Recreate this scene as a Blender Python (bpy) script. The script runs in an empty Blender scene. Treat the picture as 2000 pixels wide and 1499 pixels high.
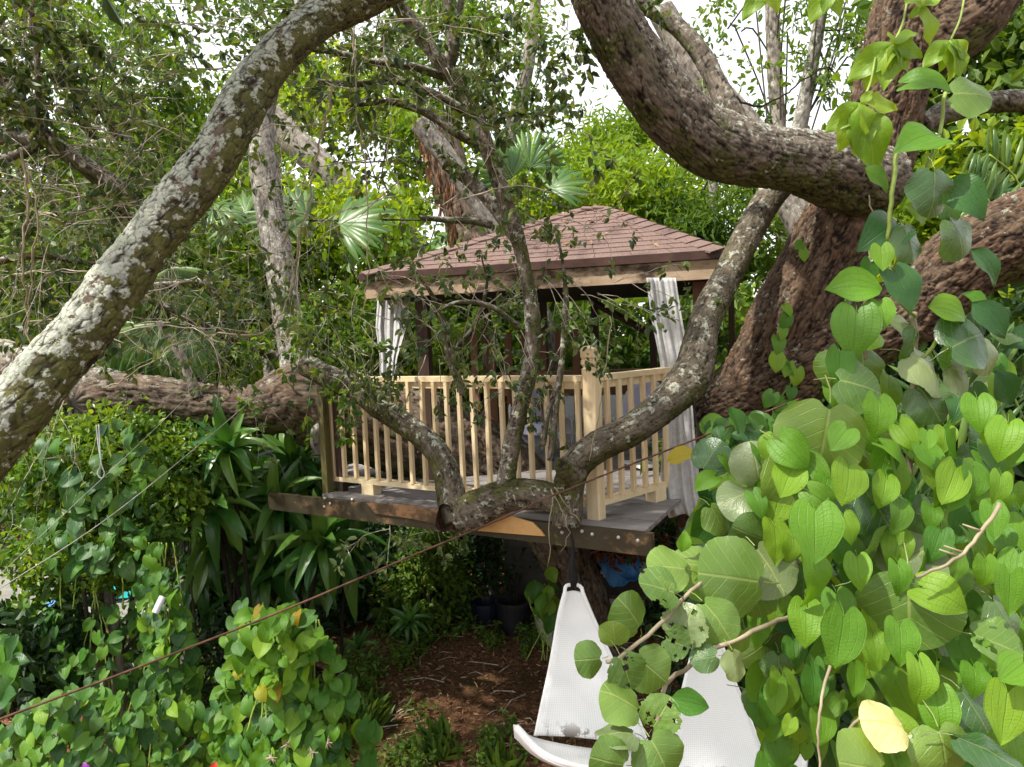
import bpy, math, random
import numpy as np
from mathutils import Vector, Matrix

SC = bpy.context.scene
COL = SC.collection
rng = np.random.default_rng(11)
random.seed(5)

# ------------------------------------------------------------------ camera
F = 1500.0                       # focal length in pixels of a 2000 px wide frame
PITCH, ROLL = math.radians(-3.8), math.radians(2.5)
CAM = np.array([0.0, 0.0, 3.3])
f_ = np.array([0, math.cos(PITCH), math.sin(PITCH)])
r0 = np.array([1.0, 0, 0]); u0 = np.cross(r0, f_)
cu = u0 * math.cos(ROLL) + r0 * math.sin(ROLL)
cr = r0 * math.cos(ROLL) - u0 * math.sin(ROLL)
UP = np.array([0, 0, 1.0])
cam = bpy.data.cameras.new('camera'); co = bpy.data.objects.new('camera', cam); COL.objects.link(co)
co.matrix_world = Matrix([[cr[i], cu[i], -f_[i], CAM[i]] for i in range(3)] + [[0, 0, 0, 1]])
cam.sensor_width = 36; cam.lens = 36 * F / 2000; cam.clip_end = 600; cam.clip_start = 0.05
SC.camera = co

def P(x, y, d):
    return CAM + d * (f_ + (x - 1000) / F * cr - (y - 749.5) / F * cu)
def hitz(x, y, z):
    k = f_ + (x - 1000) / F * cr - (y - 749.5) / F * cu
    return CAM + k * ((z - CAM[2]) / k[2])
def depth(p): return float(np.dot(p - CAM, f_))
def proj(p):
    q = p - CAM; d = np.dot(q, f_)
    return 1000 + F * np.dot(q, cr) / d, 749.5 - F * np.dot(q, cu) / d, d
def nrm(a):
    a = np.asarray(a, float); return a / (np.linalg.norm(a, axis=-1, keepdims=True) + 1e-12)

# ------------------------------------------------------------------ light
SUN_EL, SUN_AZ = math.radians(56), math.radians(-118)   # azimuth from +Y towards +X
tl = np.array([math.sin(SUN_AZ) * math.cos(SUN_EL), math.cos(SUN_AZ) * math.cos(SUN_EL), math.sin(SUN_EL)])
sun = bpy.data.lights.new('sun', 'SUN'); sun.energy = 3.6; sun.angle = math.radians(1.5); sun.color = (1, 0.95, 0.85)
so = bpy.data.objects.new('sun', sun); COL.objects.link(so)
so.rotation_euler = Vector(-tl).to_track_quat('-Z', 'Y').to_euler()
W = bpy.data.worlds.new('World'); SC.world = W; W.use_nodes = True
wn = W.node_tree.nodes; wl = W.node_tree.links; wn.clear()
sky = wn.new('ShaderNodeTexSky'); sky.sky_type = 'NISHITA'; sky.sun_disc = False
sky.sun_elevation = SUN_EL; sky.sun_rotation = SUN_AZ; sky.air_density = 1.0; sky.dust_density = 3.0
b1 = wn.new('ShaderNodeBackground'); b1.inputs[1].default_value = 0.05
wl.new(sky.outputs[0], b1.inputs[0])
b2 = wn.new('ShaderNodeBackground'); b2.inputs[0].default_value = (1, 0.975, 0.93, 1); b2.inputs[1].default_value = 0.68   # thin bright cloud veil
ad = wn.new('ShaderNodeAddShader'); wl.new(b1.outputs[0], ad.inputs[0]); wl.new(b2.outputs[0], ad.inputs[1])
wo = wn.new('ShaderNodeOutputWorld'); wl.new(ad.outputs[0], wo.inputs[0])
SC.view_settings.view_transform = 'Standard'; SC.view_settings.look = 'None'
SC.view_settings.exposure = 1.0; SC.view_settings.gamma = 1.0; SC.view_settings.use_curve_mapping = False
SC.cycles.max_bounces = 8; SC.cycles.diffuse_bounces = 4; SC.cycles.transmission_bounces = 6
SC.cycles.sample_clamp_indirect = 6

# ------------------------------------------------------------------ numpy noise
def _h(ix, iy, iz, s):
    n = (ix.astype(np.int64) * 374761393 + iy.astype(np.int64) * 668265263 + iz.astype(np.int64) * 2147483647 + s * 1274126177) & 0xffffffff
    n = ((n ^ (n >> 13)) * 1274126177) & 0xffffffff
    n = ((n ^ (n >> 16)) * 2246822519) & 0xffffffff
    return ((n ^ (n >> 15)) & 0xffffff) / float(0xffffff)
def vn(p, s=0):
    i = np.floor(p).astype(np.int64); t = p - i; t = t * t * (3 - 2 * t)
    o = 0
    for a in (0, 1):
        for b in (0, 1):
            for c in (0, 1):
                w = (t[:, 0] if a else 1 - t[:, 0]) * (t[:, 1] if b else 1 - t[:, 1]) * (t[:, 2] if c else 1 - t[:, 2])
                o = o + w * _h(i[:, 0] + a, i[:, 1] + b, i[:, 2] + c, s)
    return o * 2 - 1
def fbm(p, oct=3, s=0):
    o = 0; a = 1.0; k = 1.0
    for j in range(oct):
        o = o + a * vn(p * k + 17.3 * j, s + j); a *= .5; k *= 2.05
    return o
def voro(p, s=0):
    i = np.floor(p).astype(np.int64)
    f1 = np.full(len(p), 9.0); f2 = np.full(len(p), 9.0); idv = np.zeros(len(p))
    for a in (-1, 0, 1):
        for b in (-1, 0, 1):
            for c in (-1, 0, 1):
                j = i + np.array([a, b, c])
                q = j + np.stack([_h(j[:, 0], j[:, 1], j[:, 2], s + k) for k in (1, 2, 3)], 1)
                d = np.sqrt(((q - p) ** 2).sum(1))
                n1 = d < f1
                f2 = np.where(n1, f1, np.minimum(f2, d)); idv = np.where(n1, _h(j[:, 0], j[:, 1], j[:, 2], s + 7), idv); f1 = np.where(n1, d, f1)
    return f1, f2, idv

# ------------------------------------------------------------------ objects
WL = {}
def mk_mesh(name, V, faces, mat, smooth=True, attrs=None, uv=None, mi=None):
    V = np.asarray(V, np.float32); me = bpy.data.meshes.new(name)
    if isinstance(faces, np.ndarray): faces = [faces]
    faces = [f for f in faces if len(f)]
    me.vertices.add(len(V)); me.vertices.foreach_set('co', V.ravel())
    nl = sum(f.size for f in faces); npoly = sum(len(f) for f in faces)
    me.loops.add(nl); me.polygons.add(npoly)
    me.loops.foreach_set('vertex_index', np.concatenate([f.ravel() for f in faces]).astype(np.int32))
    st = []; o = 0
    for f in faces:
        st.append(o + np.arange(len(f)) * f.shape[1]); o += f.size
    me.polygons.foreach_set('loop_start', np.concatenate(st).astype(np.int32))
    if mi is not None: me.polygons.foreach_set('material_index', np.asarray(mi, np.int32))
    for k, a in (attrs or {}).items():
        a = np.asarray(a, np.float32)
        at = me.attributes.new(k, 'FLOAT_VECTOR' if a.ndim == 2 else 'FLOAT', 'POINT')
        at.data.foreach_set('vector' if a.ndim == 2 else 'value', a.ravel())
    me.update(calc_edges=True)
    if uv is not None:
        ul = me.uv_layers.new(name='UVMap'); idx = np.concatenate([f.ravel() for f in faces])
        ul.data.foreach_set('uv', np.asarray(uv, np.float32)[idx].ravel())
    me.polygons.foreach_set('use_smooth', np.full(npoly, bool(smooth)))
    for m in (mat if isinstance(mat, (list, tuple)) else [mat]):
        if m: me.materials.append(m)
    return me
def thing(name, label, cat, loc=(0, 0, 0), group=None, kind=None):
    o = bpy.data.objects.new(name, None); COL.objects.link(o); o.location = loc; o.empty_display_size = .1
    o['label'] = label; o['category'] = cat
    if group: o['group'] = group
    if kind: o['kind'] = kind
    WL[o.name] = np.array(loc, float); return o
def part(name, me, parent, M=None, kind=None, label=None):
    """mesh in world coordinates (M None) or a shared mesh placed by a world matrix M"""
    o = bpy.data.objects.new(name, me); COL.objects.link(o); o.parent = parent
    pl = WL[parent.name]
    if M is None:
        o.location = Vector(-pl); WL[o.name] = np.zeros(3)
    else:
        o.matrix_basis = Matrix.Translation(Vector(-pl)) @ M
        WL[o.name] = np.array(M.translation)
    if kind: o['kind'] = kind
    if label: o['label'] = label
    return o
def single(name, me, label, cat, group=None, kind=None):
    o = bpy.data.objects.new(name, me); COL.objects.link(o)
    if label: o['label'] = label
    if cat: o['category'] = cat
    if group: o['group'] = group
    if kind: o['kind'] = kind
    WL[o.name] = np.zeros(3); return o

class MB:
    def __init__(s): s.V = []; s.Q = []; s.T = []; s.n = 0
    def add(s, V, Q=None, T=None):
        V = np.asarray(V, float)
        if Q is not None and len(Q): s.Q.append(np.asarray(Q) + s.n)
        if T is not None and len(T): s.T.append(np.asarray(T) + s.n)
        s.V.append(V); s.n += len(V); return s
    def hexa(s, b, t):                      # bottom 4 and top 4 corners, same winding
        V = list(b) + list(t)
        return s.add(V, [[3, 2, 1, 0], [4, 5, 6, 7], [0, 1, 5, 4], [1, 2, 6, 5], [2, 3, 7, 6], [3, 0, 4, 7]])
    def box(s, c, ax, dim, bev=0.0):        # centre, 3x3 rows axes, full sizes; bev: chamfer on the long edges
        c = np.asarray(c, float); ax = [np.asarray(a, float) for a in ax]; h = [d / 2 for d in dim]
        if bev <= 0:
            k = [(-1, -1), (1, -1), (1, 1), (-1, 1)]
            return s.hexa([c + ax[0] * h[0] * i + ax[1] * h[1] * j - ax[2] * h[2] for i, j in k],
                          [c + ax[0] * h[0] * i + ax[1] * h[1] * j + ax[2] * h[2] for i, j in k])
        prof = []
        for i, j in [(-1, -1), (1, -1), (1, 1), (-1, 1)]:
            pa, pb = (i * (h[0] - bev), j * h[1]), (i * h[0], j * (h[1] - bev))
            prof += [pb, pa] if i * j > 0 else [pa, pb]
        V = [c + ax[0] * x + ax[1] * y + ax[2] * z for z in (-h[2], h[2]) for x, y in prof]
        s.add(V, [[i, (i + 1) % 8, (i + 1) % 8 + 8, i + 8] for i in range(8)])
        s.Q.append(np.array([[3, 2, 1, 0], [7, 6, 3, 0], [6, 5, 4, 3]]) + s.n - 16)
        s.Q.append(np.array([[0, 1, 2, 3], [0, 3, 6, 7], [3, 4, 5, 6]]) + s.n - 8)
        return s
    def tube(s, pts, r, n=6, cap=True):
        pts = np.asarray(pts, float); m = len(pts); r = np.broadcast_to(np.asarray(r, float), (m,))
        t = nrm(np.gradient(pts, axis=0)); a = np.array([0, 0, 1.0]) if abs(t[0, 2]) < .9 else np.array([1.0, 0, 0])
        x = nrm(np.cross(t[0], a)); th = np.arange(n) * 2 * np.pi / n; V = []
        for i in range(m):
            x = nrm(x - t[i] * np.dot(x, t[i])); y = np.cross(t[i], x)
            V.append(pts[i] + r[i] * (np.cos(th)[:, None] * x + np.sin(th)[:, None] * y))
        V = np.concatenate(V)
        i = np.arange(m - 1)[:, None] * n; j = np.arange(n)[None]; k = (j + 1) % n
        Q = np.stack([i + j, i + k, i + n + k, i + n + j], -1).reshape(-1, 4)
        T = []
        if cap:
            V = np.concatenate([V, pts[:1], pts[-1:]]); c0 = m * n
            T = [[c0, (q + 1) % n, q] for q in range(n)] + [[c0 + 1, (m - 1) * n + q, (m - 1) * n + (q + 1) % n] for q in range(n)]
        return s.add(V, Q, T)
    def mesh(s, name, mat, smooth=False, attrs=None):
        fs = []
        if s.Q: fs.append(np.concatenate(s.Q))
        if s.T: fs.append(np.concatenate(s.T))
        return mk_mesh(name, np.concatenate(s.V), fs, mat, smooth, attrs)

def spline(ctrl, step):
    """Catmull-Rom through rows of control values (first three columns are a position), resampled about every step metres"""
    c = np.asarray(ctrl, float); c = np.concatenate([2 * c[:1] - c[1:2], c, 2 * c[-1:] - c[-2:-1]]); out = []
    for i in range(1, len(c) - 2):
        n = max(2, int(math.ceil(np.linalg.norm(c[i + 1, :3] - c[i, :3]) / step)))
        t = (np.arange(n) / n)[:, None]
        out.append(.5 * (2 * c[i] + (c[i + 1] - c[i - 1]) * t + (2 * c[i - 1] - 5 * c[i] + 4 * c[i + 1] - c[i + 2]) * t ** 2 + (-c[i - 1] + 3 * c[i] - 3 * c[i + 1] + c[i + 2]) * t ** 3))
    out.append(c[-2:-1]); return np.concatenate(out)
def px(rows):
    """rows of (x, y, depth) or (x, y, radius_px, depth) in photograph pixels -> world rows (with radius in metres)"""
    o = []
    for r in rows:
        if len(r) == 3: o.append(P(*r))
        else: o.append(np.append(P(r[0], r[1], r[3]), r[2] * r[3] / F))
    return np.array(o)

# ------------------------------------------------------------------ materials
def new_mat(name):
    m = bpy.data.materials.new(name); m.use_nodes = True; nt = m.node_tree; nt.nodes.clear()
    return m, nt.nodes, nt.links
class NG:
    def __init__(s, name): s.m, s.n, s.l = new_mat(name)
    def node(s, t, **k):
        x = s.n.new(t)
        for a, b in k.items(): setattr(x, a, b)
        return x
    def inp(s, x, k, v):
        if v is None: return
        if hasattr(v, 'is_linked'): s.l.new(v, x.inputs[k])
        else: x.inputs[k].default_value = v
    def noise(s, vec, scale, detail=4, rough=.55):
        x = s.node('ShaderNodeTexNoise'); s.inp(x, 'Vector', vec); x.inputs['Scale'].default_value = scale
        x.inputs['Detail'].default_value = detail; x.inputs['Roughness'].default_value = rough; return x.outputs['Fac']
    def ramp(s, fac, a, b, ca=(0, 0, 0, 1), cb=(1, 1, 1, 1)):
        x = s.node('ShaderNodeMapRange'); x.clamp = True; x.interpolation_type = 'SMOOTHSTEP'
        s.inp(x, 0, fac); x.inputs[1].default_value = a; x.inputs[2].default_value = b; return x.outputs[0]
    def mix(s, fac, a, b, mode='MIX'):
        x = s.node('ShaderNodeMix', data_type='RGBA', blend_type=mode)
        s.inp(x, 0, fac); s.inp(x, 6, c4(a)); s.inp(x, 7, c4(b)); return x.outputs[2]
    def math(s, op, a, b=None):
        x = s.node('ShaderNodeMath', operation=op); s.inp(x, 0, a); s.inp(x, 1, b); return x.outputs[0]
    def map(s, vec, scale=(1, 1, 1), rot=(0, 0, 0)):
        x = s.node('ShaderNodeMapping'); s.inp(x, 0, vec); x.inputs['Scale'].default_value = scale; x.inputs['Rotation'].default_value = rot; return x.outputs[0]
    def attr(s, name, t='GEOMETRY'):
        return s.node('ShaderNodeAttribute', attribute_name=name, attribute_type=t)
    def bump(s, h, strength=.5, dist=.01):
        x = s.node('ShaderNodeBump'); s.inp(x, 'Height', h); x.inputs['Strength'].default_value = strength; x.inputs['Distance'].default_value = dist; return x.outputs[0]
    def pbsdf(s, col, rough=.6, spec=.4, normal=None, metal=0):
        x = s.node('ShaderNodeBsdfPrincipled'); s.inp(x, 'Base Color', c4(col)); s.inp(x, 'Roughness', rough)
        s.inp(x, 'Specular IOR Level', spec); s.inp(x, 'Metallic', metal)
        if normal is not None: s.inp(x, 'Normal', normal)
        return x.outputs[0]
    def out(s, sh):
        o = s.node('ShaderNodeOutputMaterial'); s.l.new(sh, o.inputs[0]); return s.m
def c4(c): return (*c, 1) if isinstance(c, tuple) and len(c) == 3 else c

def leaf_mat(name, ca, cb, cc, trans=.35, rough=.42, spec=.35, src='tint', veins=None, tcol=1.5, vcol=None):
    g = NG(name)
    if src == 'obj': fac = g.node('ShaderNodeObjectInfo').outputs['Random']
    else: fac = g.attr('tint').outputs['Fac']
    r = g.node('ShaderNodeValToRGB'); g.inp(r, 0, fac)
    e = r.color_ramp.elements; e[0].position = 0.08; e[0].color = c4(ca); e[1].position = .95; e[1].color = c4(cc)
    m = e.new(.5); m.color = c4(cb); col = r.outputs[0]; nor = None
    tc = g.node('ShaderNodeTexCoord')
    if veins:
        uv = g.node('ShaderNodeSeparateXYZ'); g.l.new(tc.outputs['UV'], uv.inputs[0])
        u = g.math('ABSOLUTE', g.math('SUBTRACT', g.math('MULTIPLY', uv.outputs[0], 2.0), 1.0))
        mid = g.ramp(u, .05, .015)
        if veins == 'arc':
            w = g.math('ABSOLUTE', g.math('SUBTRACT', g.math('FRACT', g.math('MULTIPLY', u, 3.2)), .5))
            side = g.ramp(w, .43, .49)
            cr_ = g.math('ABSOLUTE', g.math('SUBTRACT', g.math('FRACT', g.math('MULTIPLY', uv.outputs[1], 16.0)), .5))
            h2 = g.math('MULTIPLY', g.ramp(cr_, .25, .5), .10)
        else:
            k = g.math('SUBTRACT', uv.outputs[1], g.math('MULTIPLY', u, .42))
            w = g.math('ABSOLUTE', g.math('SUBTRACT', g.math('FRACT', g.math('MULTIPLY', k, 5.2)), .5))
            side = g.ramp(w, .45, .485); h2 = 0.0
        v = g.math('MAXIMUM', mid, g.math('MULTIPLY', side, .75))
        nz = g.noise(tc.outputs['Object'], 9, 4)
        col = g.mix(g.math('MULTIPLY', g.ramp(nz, .38, .75), .35), col, g.mix(.5, col, c4(cc)))
        col = g.mix(g.math('MULTIPLY', v, .5 if veins == 'pin' else .24), col, c4(vcol or (.30, .38, .10)))
        # worn brown specks
        sp = g.ramp(g.noise(tc.outputs['Object'], 14, 2), .74, .8)
        col = g.mix(g.math('MULTIPLY', sp, .6), col, (.16, .11, .03))
        h = g.math('ADD', g.math('ADD', g.math('MULTIPLY', v, -.7), g.math('MULTIPLY', g.noise(tc.outputs['Object'], 22, 3), .5)), h2)
        nor = g.bump(h, .45, .006)
        if src == 'obj': pass
    p = g.pbsdf(col, rough, spec, nor)
    t = g.node('ShaderNodeBsdfTranslucent')
    tm = g.node('ShaderNodeMix', data_type='RGBA', blend_type='MULTIPLY'); tm.inputs[0].default_value = 1
    g.l.new(col, tm.inputs[6]); tm.inputs[7].default_value = (tcol * 1.15, tcol, tcol * .35, 1)
    g.l.new(tm.outputs[2], t.inputs[0])
    ms = g.node('ShaderNodeMixShader'); ms.inputs[0].default_value = trans
    g.l.new(p, ms.inputs[1]); g.l.new(t.outputs[0], ms.inputs[2])
    return g.out(ms.outputs[0])

def bark_mat(name, base, ridge, crevice, lichen=0.0, lcol=(.52, .55, .47), moss=0.0, mcol=(.085, .10, .025), fine=1.0, red=0.0):
    g = NG(name); b = g.attr('bco').outputs['Vector']; cv = g.attr('crev').outputs['Fac']; sd = g.attr('side').outputs['Fac']
    idv = g.attr('plate').outputs['Fac']
    n1 = g.noise(b, 14, 6, .65); n2 = g.noise(b, 55, 5, .65); n3 = g.noise(b, 5, 4)
    fib = g.noise(g.map(b, (60, 60, 9)), 1.0, 4)
    col = g.mix(g.ramp(n1, .3, .7), base, ridge)
    col = g.mix(g.math('MULTIPLY', idv, .45), col, g.mix(.6, col, c4(ridge)))
    if red: col = g.mix(g.math('MULTIPLY', g.ramp(n3, .42, .66), red), col, (.16, .062, .03))
    col = g.mix(g.math('MULTIPLY', g.ramp(fib, .6, .35), .45), col, crevice)
    if moss:
        mk = g.ramp(g.math('ADD', g.math('ADD', n3, g.math('MULTIPLY', sd, -.30)), g.math('MULTIPLY', n1, .35)), .82 - moss * .5, 1.0 - moss * .5)
        mk = g.math('MULTIPLY', mk, g.ramp(n2, .2, .55)); col = g.mix(mk, col, g.mix(g.ramp(n1, .3, .7), (mcol[0] * .5, mcol[1] * .5, mcol[2] * .6), mcol))
    if lichen:
        nl = g.noise(b, 17, 5, .68)
        lk = g.ramp(g.math('ADD', g.math('ADD', nl, g.math('MULTIPLY', sd, .13)), g.math('MULTIPLY', idv, .16)), .80 - lichen * .30, .86 - lichen * .30)
        lc = g.mix(g.ramp(n2, .35, .65), lcol, (lcol[0] * .62, lcol[1] * .66, lcol[2] * .55))
        col = g.mix(lk, col, lc)
        col = g.mix(g.math('MULTIPLY', lk, g.ramp(g.noise(b, 90, 2), .6, .7)), col, (.12, .12, .07))
    col = g.mix(g.ramp(cv, .62, .12), col, crevice)
    h = g.math('ADD', g.math('MULTIPLY', n2, .5), g.math('ADD', g.math('MULTIPLY', fib, .6), g.math('MULTIPLY', n1, .6)))
    return g.out(g.pbsdf(col, .88, .2, g.bump(h, .8 * fine, .012)))

def wood_mat(name, c1, c2, grain=(1, 1, 1), stain=0.0, scol=(.03, .03, .015), moss=0.0, knots=True, rough=.65, scale=1.0):
    """grain: stretch of object coordinates; low along the grain"""
    g = NG(name); tc = g.node('ShaderNodeTexCoord').outputs['Object']; oi = g.node('ShaderNodeObjectInfo').outputs['Random']
    sh = g.node('ShaderNodeCombineXYZ'); g.l.new(g.math('MULTIPLY', oi, 37.0), sh.inputs[0]); g.l.new(g.math('MULTIPLY', oi, 91.0), sh.inputs[2])
    va = g.node('ShaderNodeVectorMath', operation='ADD'); g.l.new(tc, va.inputs[0]); g.l.new(sh.outputs[0], va.inputs[1]); v = va.outputs[0]
    gr = g.noise(g.map(v, tuple(k * scale for k in grain)), 1.0, 5, .6); big = g.noise(g.map(v, tuple(1.2 if k < 5 else 2.6 for k in grain)), 2.2, 7, .66)
    col = g.mix(g.ramp(gr, .3, .72), c1, c2)
    col = g.mix(g.math('MULTIPLY', oi, .5), col, c2)
    col = g.mix(g.math('MULTIPLY', g.ramp(gr, .60, .75), .28), col, (c1[0] * .6, c1[1] * .52, c1[2] * .42))
    if stain: col = g.mix(g.ramp(big, .58 - stain * .3, .72 - stain * .26), col, scol)
    if moss: col = g.mix(g.ramp(g.noise(v, 3.1, 6, .65), .74 - moss * .3, .8 - moss * .28), col, (.13, .14, .02))
    return g.out(g.pbsdf(col, rough, .3, g.bump(gr, .25, .004)))
def plain_mat(name, col, rough=.6, spec=.4, metal=0, var=.15, bump=.1, scale=12):
    g = NG(name); tc = g.node('ShaderNodeTexCoord').outputs['Object']; n = g.noise(tc, scale, 5)
    c = g.mix(g.ramp(n, .3, .7), tuple(k * (1 - var) for k in col), tuple(min(1, k * (1 + var)) for k in col))
    return g.out(g.pbsdf(c, rough, spec, g.bump(n, bump, .01), metal))

# ------------------------------------------------------------------ bark limbs
def limb_mesh(name, ctrl, mat, seg=40, step=.012, plate=.035, stretch=.45, amp=.007, lump=.05, side=(-.6, 0, .8), seed=0, twist=0.0, crack=.26, ridge=.35, cut=0):
    c = spline(ctrl, step); pts = c[:, :3]; R = c[:, 3]; m = len(pts)
    t = nrm(np.gradient(pts, axis=0)); s = np.concatenate([[0], np.cumsum(np.linalg.norm(np.diff(pts, axis=0), axis=1))])
    x = nrm(np.cross(t[0], [0.3, .2, 1.0])); X = []
    for i in range(m):
        x = nrm(x - t[i] * np.dot(x, t[i])); X.append(x)
    X = np.array(X); Y = np.cross(t, X)
    th = np.arange(seg) * 2 * np.pi / seg
    ct, st = np.cos(th), np.sin(th)
    rad = ct[None, :, None] * X[:, None] + st[None, :, None] * Y[:, None]          # m,seg,3
    a2 = th[None] + twist * s[:, None]
    b = np.stack([np.cos(a2) * R[:, None], np.sin(a2) * R[:, None], np.repeat(s[:, None], seg, 1)], -1).reshape(-1, 3)
    q = b * np.array([1, 1, stretch]) / plate
    q = q + .55 * np.stack([vn(b / plate * .7, seed + 21), vn(b / plate * .7, seed + 22), vn(b / plate * .7, seed + 23)], 1)
    f1, f2, idv = voro(q, seed)
    e = np.clip((f2 - f1) / crack, 0, 1); e = e * e * (3 - 2 * e)
    g1, g2, id2 = voro(q * 2.3 + 9.1, seed + 5); e2 = np.clip((g2 - g1) / .30, 0, 1)
    wq = b * np.array([1, 1, stretch * .55]) / plate * .8; wq = wq + .35 * np.stack([vn(wq * 1.7, seed + 31), vn(wq * 1.7, seed + 32), 0 * wq[:, 0]], 1)
    rdg = 1 - 2 * np.minimum(.5, abs(vn(wq, seed + 33))) ; rdg = 1 - rdg ** 2
    rid = .5 + .5 * fbm(b * np.array([1, 1, .35]) / plate * 1.6, 3, seed + 40)
    e = e * (1 - ridge) + rdg * ridge; e = e * (.72 + .28 * e2)
    low = fbm(b * np.array([1, 1, .6]) / (R.mean() * 1.3) + 5, 2, seed + 60)
    hgt = amp * (e * (.5 + .5 * idv) + .22 * e2 * (.5 + id2) + .6 * rid) + lump * np.repeat(R, seg) * low
    RR = R[:, None] + hgt.reshape(m, seg) - amp * .75
    V = (pts[:, None] + rad * RR[..., None]).reshape(-1, 3)
    i = np.arange(m - 1)[:, None] * seg; j = np.arange(seg)[None]; k = (j + 1) % seg
    Q = np.stack([i + j, i + k, i + seg + k, i + seg + j], -1).reshape(-1, 4)
    e0, e1 = pts[0] + t[0] * cut, pts[-1] - t[-1] * cut
    V = np.concatenate([V, [e0, e1]]); n0 = m * seg
    T = np.array([[n0, (a + 1) % seg, a] for a in range(seg)] + [[n0 + 1, (m - 1) * seg + a, (m - 1) * seg + (a + 1) % seg] for a in range(seg)])
    sd = (rad.reshape(-1, 3) @ nrm(np.array(side, float)))
    ex = lambda a, v: np.append(a, [v, v])
    return mk_mesh(name, V, [Q, T], mat, True, {'bco': np.concatenate([b, b[:1] * 0, b[-1:]]), 'crev': ex(np.clip(e * .75 + rid * .3, 0, 1), .0), 'side': ex(sd, -1), 'plate': ex(.55 * idv + .45 * id2, 0)})

M_lich = bark_mat('lichen_bark', (.10, .072, .052), (.19, .145, .11), (.020, .014, .009), lichen=.84, lcol=(.44, .45, .40), moss=.62, mcol=(.10, .105, .025))
M_oak = bark_mat('oak_bark', (.060, .041, .028), (.17, .118, .078), (.008, .005, .0035), lichen=.10, lcol=(.30, .29, .25), moss=.12, red=.22)
M_limb = bark_mat('furrowed_bark', (.095, .075, .058), (.23, .195, .155), (.012, .009, .007), lichen=.42, lcol=(.40, .40, .36), moss=.25)
M_moss = bark_mat('mossy_bark', (.085, .068, .045), (.17, .145, .11), (.016, .012, .008), lichen=.26, lcol=(.40, .40, .35), moss=.62, mcol=(.075, .078, .018))
M_branch = bark_mat('branch_bark', (.12, .095, .074), (.24, .20, .165), (.02, .015, .011), lichen=.58, lcol=(.46, .46, .41), moss=.45)
M_grey = bark_mat('grey_bark', (.15, .135, .115), (.26, .24, .21), (.04, .034, .028), lichen=.42, lcol=(.45, .45, .41), moss=.1)
M_red = bark_mat('reddish_bark', (.095, .071, .052), (.215, .168, .126), (.012, .008, .006), lichen=.2, lcol=(.3, .28, .24), moss=.2, red=.3)
M_pale = bark_mat('pale_bark', (.22, .19, .16), (.36, .32, .28), (.06, .05, .04), lichen=.3, moss=.05)
M_heart = plain_mat('rotten_heartwood', (.045, .022, .014), .9, .1, var=.6, bump=1, scale=30)
M_twig = plain_mat('dry_twig', (.37, .325, .26), .8, .2, var=.45, scale=25)
M_vine = plain_mat('dry_vine_stem', (.27, .225, .15), .75, .2, var=.3, scale=15)
M_gstem = plain_mat('green_stem', (.22, .30, .05), .5, .4, var=.3, scale=15)

# 1. the lichen covered limb that crosses the upper left, close to the camera
tA = thing('oak_limb', 'thick foreground oak limb with white lichen and moss crossing the upper left corner', 'tree limb', P(-60, 900, 2.4))
part('limb', limb_mesh('limb', px([(-130, 1010, 63.5, 2.3), (-40, 885, 62.0, 2.35), (50, 775, 57.4, 2.42), (115, 705, 52.9, 2.5), (190, 608, 51.4, 2.58), (270, 500, 47.6, 2.66), (345, 405, 45.4, 2.74), (420, 305, 43.1, 2.83), (465, 222, 43.1, 2.9), (510, 145, 40.1, 3.0), (565, 85, 37.1, 3.08), (640, 30, 34.7, 3.2), (740, -15, 33.3, 3.3), (880, -90, 30.2, 3.4)]),
     M_lich, 130, .005, .027, .62, .0065, .08, (-.75, -.2, .6), 3, crack=.30), tA)
# 2. the big oak on the right
tB = thing('oak_tree', 'massive brown oak with thick forking trunk on the right of the gazebo', 'tree', P(1420, 1180, 6.0))
part('trunk', limb_mesh('trunk', px([(1405, 1190, 84, 6.1), (1400, 1000, 74, 6.0), (1425, 870, 64, 5.9), (1475, 760, 72, 5.8), (1540, 630, 76, 5.65), (1600, 515, 73, 5.55), (1655, 415, 74, 5.45), (1697, 315, 74, 5.4), (1728, 215, 71, 5.35), (1756, 105, 72, 5.3), (1787, -20, 66, 5.25), (1800, -120, 60, 5.25)]),
     M_oak, 170, .009, .034, .20, .026, .10, (-.4, -.3, .8), 13, .25, ridge=.3, crack=.34), tB)
part('trunk', limb_mesh('trunk', px([(1375, 830, 48, 5.95), (1400, 800, 54, 5.9), (1480, 772, 62, 5.7), (1575, 722, 64, 5.5), (1690, 655, 66, 5.3), (1800, 585, 72, 5.15), (1900, 505, 78, 5.0), (2010, 455, 86, 4.9), (2150, 410, 88, 4.8)]),
     M_oak, 160, .009, .030, .26, .022, .07, (-.2, -.3, 1), 27, .1, ridge=.2, crack=.34), tB, label='thick trunk leaning right, sunlit ridged bark')
part('limb', limb_mesh('limb', px([(1765, 90, 70, 5.3), (1820, 75, 75, 5.25), (1880, 40, 66, 5.2), (1950, -40, 58, 5.2), (2020, -130, 52, 5.2)]), M_oak, 110, .010, .032, .22, .020, .07, (-.2, 0, 1), 33, ridge=.25, crack=.34), tB, label='limb rising to the upper right corner')
part('limb', limb_mesh('limb', px([(1720, 360, 66.5, 5.25), (1650, 340, 70.3, 5.1), (1560, 318, 62.7, 4.95), (1460, 300, 59.8, 4.8), (1385, 278, 64.6, 4.7), (1318, 222, 62.7, 4.6), (1255, 140, 60.8, 4.5), (1200, 55, 55.1, 4.4), (1160, -30, 51.3, 4.3), (1130, -120, 47.5, 4.2)]),
     M_limb, 130, .008, .026, .28, .013, .09, (-.3, -.2, 1), 41, ridge=.35, crack=.34), tB, label='heavy grey limb arching left above the roof')
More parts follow.
